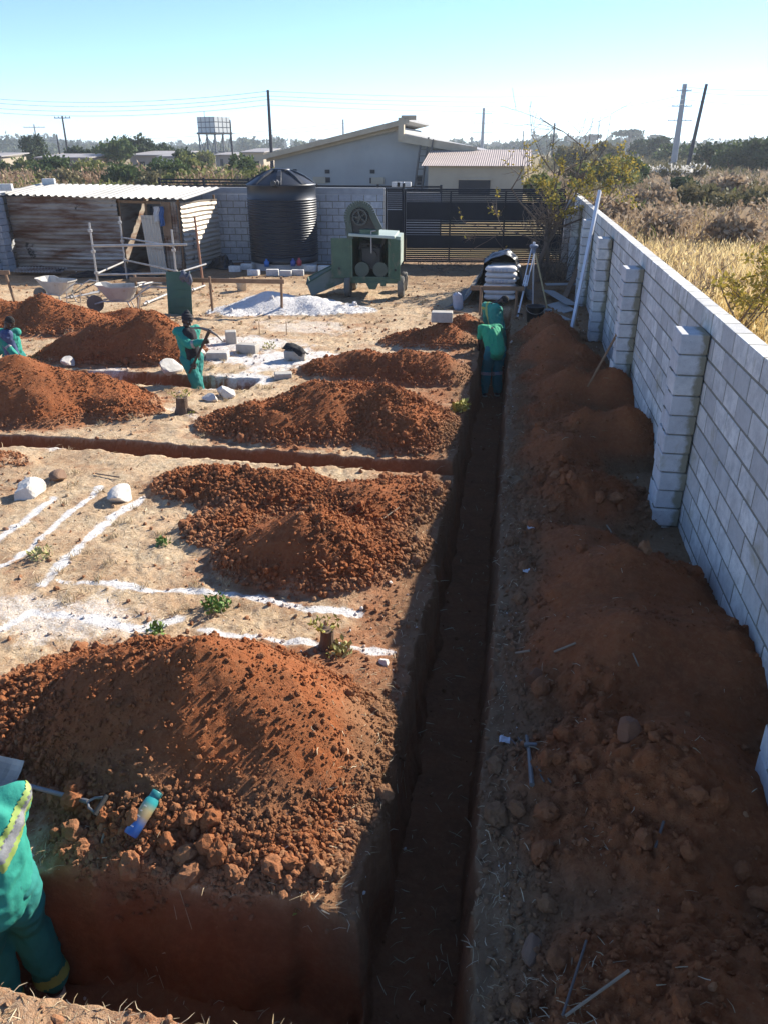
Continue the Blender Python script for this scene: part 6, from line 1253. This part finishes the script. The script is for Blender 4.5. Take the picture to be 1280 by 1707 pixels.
def person(label, feet, pelvis, chest, head, fwd, look, wrists, ankles, top=M_TEAL, bottom=M_TEALD, shirt=None, sleeves=1.0, hat=None, hair=True, grip=None, seed=0, vox=.010, vis_body=True, elbow=None, group='workers in green overalls', bulk=1.0):
    """every joint in site coordinates; returns the root, clothes and a dict of joints"""
    f0 = Vector(feet); t = thing('person', label, 'person', f0, 0, group); L_ = lambda v: Vector(v) - f0
    pel, che, hea = L_(pelvis), L_(chest), L_(head); fw = Vector(fwd).normalized(); up = (che - pel).normalized(); rt = fw.cross(Vector((0, 0, 1))).normalized(); lk = Vector(look).normalized(); fr = rt.cross(up) * -1; fr = up.cross(rt).normalized()
    if fr.dot(fw) < 0: fr = -fr
    neck = che + up * .19; J = dict(pel=pel, che=che, neck=neck, hea=hea, up=up, rt=rt, fr=fr)
    body = MB(); cl = MB(); tr = MB()
    body.capsule(pel + up * .02, che, .115, .13); body.capsule(neck - up * .05, hea - (hea - neck) * .25, .055, .05)
    lo_ = 1.0 if sleeves > .9 else 1.14; cl.capsule(pel - up * .08, che - up * .05, .142 * bulk * lo_, .16 * bulk)
    for s in (-1, 1): cl.capsule(pel + rt * s * .05 - up * .04, che + rt * s * .06 + up * .04, .122 * bulk * lo_, .132 * bulk)
    arms = []
    for i, s in enumerate((-1, 1)):
        sh = che + up * .12 + rt * s * .17; w_ = L_(wrists[i]); el, w_ = ik(sh, w_, .29, .27, (elbow[i] if elbow else (-fr * .6 + rt * s * .5 - Vector((0, 0, .6)))))
        J['sh%d' % i] = sh; J['el%d' % i] = el; J['wr%d' % i] = w_; body.capsule(sh, el, .05, .041); body.capsule(el, w_, .041, .028); body.capsule(che + up * .10, sh, .06, .052)
        cl.capsule(che + up * .10, sh, .085, .078 * bulk)
        if sleeves > .9: cl.capsule(sh, el, .078 * bulk, .063 * bulk); cl.capsule(el, el.lerp(w_, .93), .062 * bulk, .052 * bulk)
        else: cl.capsule(sh, sh.lerp(el, .62), .078, .07)
        # hand: palm, four bent fingers of different length, thumb from the side of the palm
        d = (w_ - el).normalized(); g = Vector(grip[i]).normalized() if grip and grip[i] is not None else (fr - d * fr.dot(d)).normalized(); g = (g - d * g.dot(d)).normalized(); sd_ = d.cross(g).normalized() * (1 if i == 0 else -1)
        pc = w_ + d * .045; body.capsule(w_ + sd_ * .012, w_ + d * .075 + sd_ * .022, .024, .020); body.capsule(w_ - sd_ * .012, w_ + d * .072 - sd_ * .024, .024, .019)
        for q, (o_, l_) in enumerate(((.030, .070), (.010, .080), (-.011, .075), (-.031, .058))):
            k0 = w_ + d * .085 + sd_ * o_; k1 = k0 + (d * .75 + g * .65).normalized() * l_ * .48; k2 = k1 + (d * -.05 + g * 1).normalized() * l_ * .35; k3 = k2 + (-d * .8 + g * .5).normalized() * l_ * .28
            body.capsule(k0, k1, .0105, .0095, 8); body.capsule(k1, k2, .0095, .009, 8); body.capsule(k2, k3, .009, .0075, 8)
        b0_ = w_ + d * .025 + sd_ * .030; b1_ = b0_ + (d * .6 + sd_ * .7 + g * .3).normalized() * .035; body.capsule(b0_, b1_, .013, .011, 8); body.capsule(b1_, b1_ + (d * .5 + g * .9).normalized() * .032, .011, .008, 8)
    for i, s in enumerate((-1, 1)):
        hp = pel + rt * s * .085 - up * .02; an = L_(ankles[i]); kn, an = ik(hp, an, .43, .43, fw); J['hp%d' % i] = hp; J['kn%d' % i] = kn; J['an%d' % i] = an
        body.capsule(hp, kn, .082, .056); body.capsule(kn, an, .056, .04); tr.capsule(hp, kn, .118 * bulk, .095 * bulk); tr.capsule(kn, an + Vector((0, 0, .03)), .095 * bulk, .088 * bulk); tr.capsule(pel + up * .05, hp, .135 * bulk, .12 * bulk)
        bt2 = MB(); ft = (fw + rt * s * .18).normalized(); bt2.capsule(an + Vector((0, 0, .03)), an, .058, .06); bt2.capsule(an - Vector((0, 0, .025)) - ft * .03, an - Vector((0, 0, .035)) + ft * .13, .052, .042); v_, n_, f_ = remesh(bt2, .011, 2); bld('boot', v_, f_, M_BOOT, t)
        so_ = MB(); so_.capsule(an - Vector((0, 0, .07)) - ft * .045, an - Vector((0, 0, .07)) + ft * .14, .052, .046, 14); v2 = [np.concatenate(so_.v)]; v2[0][:, 2] = an.z - .07 + (v2[0][:, 2] - an.z + .07) * .3; so_.v = v2; so_.build('sole', M_SOLE, t, True)
    # head
    z_ = (hea - neck).normalized(); y_ = (lk - z_ * lk.dot(z_)).normalized(); x_ = y_.cross(z_); Rm = Matrix((x_, y_, z_)).transposed(); H = lambda x, y, z: hea + x_ * x + y_ * y + z_ * z
    body.ell(hea + z_ * .02, (.073, .092, .098), Rm, 20, 14); body.ell(H(0, .018, -.055), (.056, .07, .062), Rm, 16, 10); body.capsule(H(0, .085, .02), H(0, .108, -.02), .010, .016, 8); body.ell(H(0, .086, -.058), (.026, .014, .009), Rm, 10, 6); body.ell(H(0, .084, -.072), (.024, .014, .008), Rm, 10, 6); body.ell(H(0, .075, -.098), (.026, .02, .018), Rm, 10, 6); body.capsule(H(-.045, .078, .035), H(.045, .078, .035), .012, .012, 8)
    for s in (-1, 1): body.ell(H(s * .076, -.005, -.005), (.012, .022, .034), Rm, 10, 8)
    v_, n_, f_ = remesh(body, .0062, 1); bo = bld('body', v_, f_, M_SKIN, t)
    for s in (-1, 1):
        mb = MB(); mb.ell(H(s * .032, .083, .012), (.013, .008, .008), Rm, 10, 6); e_ = mb.build('eye', pm('eye_white', (.5, .48, .45), rough=.3) if 'eye_white' not in bpy.data.materials else bpy.data.materials['eye_white'], bo, True); mb = MB(); mb.ell(H(s * .032, .090, .012), (.006, .004, .006), Rm, 8, 6); mb.build('pupil', M_BLKC, bo, True)
    if hat:
        mb = MB(); mb.ell(H(0, -.008, .055), (.088, .108, .088), Rm, 20, 14); mb.ell(H(0, -.035, .115), (.05, .055, .06), Rm, 14, 10); v_, n_, f_ = remesh(mb, .009, 2); k_ = (v_ - np.array(H(0, 0, .022))) @ np.array(z_ - y_ * .25); v_ = v_ + n_ * (.004 * np.sin(k_ * 160))[:, None]; keep = [p for p in f_ if k_[list(p)].min() > -.012]; bld('knit_cap', v_, keep, hat, t)
    elif hair:
        mb = MB(); mb.ell(H(0, -.012, .040), (.080, .094, .092), Rm, 20, 14); v_, n_, f_ = remesh(mb, .008, 1); v_ = v_ + n_ * (.006 * fbm3(v_[:, 0] * 60, v_[:, 1] * 60, v_[:, 2] * 60, 2, 3))[:, None]; k_ = (v_ - np.array(H(0, 0, .025))) @ np.array(z_ * .8 - y_ * .6); keep = [p for p in f_ if k_[list(p)].min() > -.01]; bld('hair', v_, keep, M_HAIR, t)
    def wrinkle(v_, n_, amp, s):
        q = v_[:, 2] * 8 + (v_[:, 0] - v_[:, 1]) * 5; w = (.22 - np.abs(fbm3(v_[:, 0] * 4 + s, v_[:, 1] * 4, q, 3, s))) * amp * 1.5 + (.2 - np.abs(fbm3(v_[:, 0] * 9, v_[:, 1] * 9 + s, v_[:, 2] * 5, 3, s + 1))) * amp * .8; return v_ + n_ * w[:, None]
    v_, n_, f_ = remesh(cl, vox, 5); v_ = wrinkle(v_, n_, .03, seed); jk = bld('jacket' if sleeves > .9 else 'shirt', v_, f_, top, t); J['jv'] = v_; J['jn'] = n_; J['jf'] = f_; J['jk'] = jk
    v_, n_, f_ = remesh(tr, vox, 5); v_ = wrinkle(v_, n_, .028, seed + 5); tq = bld('trousers', v_, f_, bottom, t); J['tv'] = v_; J['tn'] = n_; J['tf'] = f_; J['tq'] = tq
    if shirt is not None:                                         # open front: the shirt shows in a strip between the jacket's edges
        mb = MB(); mb.capsule(pel + fr * .065 * 1.0 + up * .02, che + fr * .07 + up * .06, .115, .115); mb.capsule(pel - rt * .035 + fr * .075 + up * .05, che - rt * .03 + fr * .075 + up * .10, .10, .09); mb.capsule(pel + rt * .035 + fr * .075 + up * .05, che + rt * .03 + fr * .075 + up * .10, .10, .09); v_, n_, f_ = remesh(mb, .011, 3); k_ = np.abs((v_ - np.array(pel)) @ np.array(rt)); b2_ = (v_ - np.array(pel)) @ np.array(fr); keep = [p for p in f_ if b2_[list(p)].min() > .0]; bld('shirt', wrinkle(v_, n_, .016, seed + 3), keep, shirt, t)
    J['root'] = t; J['f0'] = f0; return J
def band(J, which, fn, mat, name, off=.004, parent=None):        # strips of tape sewn on a garment
    v_, n_, f_ = (J[which + 'v'], J[which + 'n'], J[which + 'f']); k_ = fn(v_); keep = [p for p in f_ if k_[list(p)].mean() >= .5]
    if not keep: return
    u_ = np.unique(np.concatenate([np.array(p) for p in keep])); mp = {int(a): i for i, a in enumerate(u_)}
    mb = MB(); mb.add((v_ + n_ * off)[u_], [tuple(mp[q] for q in p) for p in keep]); return mb.build(name, mat, parent or J['jk' if which == 'j' else 'tq'], True)
def limb_band(J, which, a, b, t0, t1, mat, name, rad=.16):
    A_, B2 = np.array(J[a]), np.array(J[b]); d = B2 - A_; L2 = d @ d
    def fn(v_):
        t = ((v_ - A_) @ d) / L2; r = np.linalg.norm(v_ - A_ - t[:, None] * d, axis=1); return (t > t0) & (t < t1) & (r < rad)
    return band(J, which, fn, mat, name)
# worker in the foreground trench, seen from behind, cut by the left edge
FX, FY = -2.42, 2.43
fz = gz(FX, FY); J = person('person in teal overalls seen from behind in the nearest trench, cut by the left edge', (FX, FY, fz), (FX - .0, FY, fz + .95), (FX - .02, FY + .06, fz + 1.27), (FX - .30, FY + .22, fz + 1.50), (-.75, .65, 0), (-.9, .3, -.6), ((-2.75, 2.75, fz + .80), (-2.62, 2.78, fz + .82)), ((FX - .06, FY - .08, fz + .09), (FX + .10, FY + .10, fz + .09)), vox=.013, seed=11, bulk=1.08, elbow=(Vector((-1, -.2, -.3)), Vector((.9, -.5, -.1))))
rt_, up_v, fr_ = np.array(J['rt']), np.array(J['up']), np.array(J['fr']); ch_ = np.array(J['che'])
def chev(o, w_):
    def fn(v_):
        x = (v_ - ch_) @ rt_; z = (v_ - ch_) @ up_v; y = (v_ - ch_) @ fr_; return (y < .02) & (np.abs(z + .10 - np.abs(x - .02) * .9 - o) < w_)
    return fn
band(J, 'j', chev(.03, .030), M_REFL, 'reflective_tape'); band(J, 'j', chev(-.028, .022), M_LIME, 'lime_tape'); band(J, 'j', chev(.080, .02), M_LIME, 'lime_tape')
for i in (0, 1):
    limb_band(J, 't', f'kn{i}', f'an{i}', .78, .90, M_LIME, 'lime_tape')
# worker with the pickaxe
PX_, PY_ = -5.22, 12.2; fz = gz(PX_, PY_); K0 = at(316, 622, 11.98); K1 = at(350, 551, 11.9); kd = (K1 - K0).normalized()
J = person('person in open teal overalls and black cap standing in a trench with a pickaxe', (PX_, PY_, fz), (PX_, PY_, fz + .93), (PX_ - .02, PY_ - .02, fz + 1.25), (PX_ - .0, PY_ - .03, fz + 1.53), (.75, -.66, 0), (.85, -.5, -.1), (K0.lerp(K1, .18) + Vector((.0, .06, -.02)), K0.lerp(K1, .80) + Vector((-.06, .06, -.06))), ((PX_ - .1, PY_ + .06, fz + .09), (PX_ + .12, PY_ - .04, fz + .09)), hat=M_BLKC, shirt=M_BLKC, seed=21, grip=(Vector((0, -1, .2)), Vector((0, -1, .2))))
for i in (0, 1): limb_band(J, 'j', f'el{i}', f'wr{i}', .25, .40, M_REFL, 'reflective_tape', .1)
pk = thing('pickaxe', 'pickaxe with dark handle held by the worker in the black cap', 'pickaxe', K0); mb = MB(); mb.tube([(0, 0, 0), tuple((K1 - K0) * .6), tuple((K1 - K0) * 1.03)], [.020, .020, .030], 10); mb.build('handle', pm('dark_handle', (.045, .03, .022), (.03, .02, .016), .7, 8), pk)
sx_ = Vector((.78, .0, -.32)).normalized(); q0 = (K1 - K0); P = [q0 + sx_ * s + kd * (-.10 * (s / .3) ** 2) for s in (-.30, -.15, 0, .15, .27)]; mb = MB(); mb.tube([tuple(p) for p in P], [.008, .02, .03, .02, .010], 8); mb.build('head', pm('pick_head', (.14, .12, .11), (.2, .17, .14), .5, 8, metal=.5), pk)
# worker at the left edge
PX_, PY_ = -9.0, 13.0; fz = -.62; J = person('person in open teal jacket and blue printed shirt at the left edge', (PX_, PY_ - .0, fz), (PX_ - .04, PY_, fz + .72), (PX_ - .06, PY_ - .03, fz + 1.04), (PX_ + .03, PY_ - .05, fz + 1.33), (.45, -.9, 0), (.95, -.25, -.1), ((PX_ - .42, PY_ - .15, fz + .62), (PX_ + .30, PY_ - .25, fz + .62)), ((PX_ - .14, PY_ + .25, fz + .09), (PX_ + .12, PY_ + .22, fz + .09)), shirt=M_NAVY, seed=31)
limb_band(J, 'j', 'el0', 'wr0', .1, .26, M_REFL, 'reflective_tape', .1); limb_band(J, 'j', 'el1', 'wr1', .1, .26, M_REFL, 'reflective_tape', .1)
# two workers bent over in the main trench
PX_, PY_ = -.27, 14.75; fz = gz(PX_, PY_); J = person('person in green T-shirt bending over in the main trench, back to us', (PX_, PY_, fz), (PX_ + .04, PY_, fz + .94), (PX_ - .05, PY_ + .22, fz + 1.17), (PX_ - .02, PY_ + .58, fz + 1.10), (-.25, .97, 0), (0, .6, -.8), ((PX_ - .29, PY_ + .40, fz + .55), (PX_ + .14, PY_ + .6, fz + .5)), ((PX_ - .12, PY_ - .02, fz + .09), (PX_ + .13, PY_ + .06, fz + .09)), top=M_GREEN, bottom=M_TROW, sleeves=.5, bulk=1.0, seed=41, elbow=(Vector((-.6, -.3, .1)), Vector((.6, -.3, .1))))
for i in (0, 1): limb_band(J, 't', f'kn{i}', f'an{i}', .12, .24, M_REFL, 'reflective_tape')
PX_, PY_ = -.27, 16.9; fz = gz(PX_, PY_); J = person('person in teal jacket with lime striped shoulder, farther one in the main trench', (PX_, PY_, fz), (PX_ + .0, PY_, fz + .92), (PX_ - .09, PY_ + .12, fz + 1.21), (PX_ + .10, PY_ + .24, fz + 1.43), (.55, .84, 0), (.7, .5, -.5), ((PX_ - .20, PY_ + .4, fz + .6), (PX_ + .2, PY_ + .5, fz + .6)), ((PX_ - .1, PY_, fz + .09), (PX_ + .12, PY_ + .1, fz + .09)), bulk=.95, seed=51)
limb_band(J, 'j', 'sh0', 'el0', .05, .25, M_LIME, 'lime_tape', .12); ch_ = np.array(J['che']); rt_, up_v, fr_ = np.array(J['rt']), np.array(J['up']), np.array(J['fr'])
band(J, 'j', lambda v_: (((v_ - ch_) @ fr_) < .02) & (np.abs((v_ - ch_) @ rt_ + .07 + ((v_ - ch_) @ up_v) * .35) < .025), M_LIME, 'lime_tape')
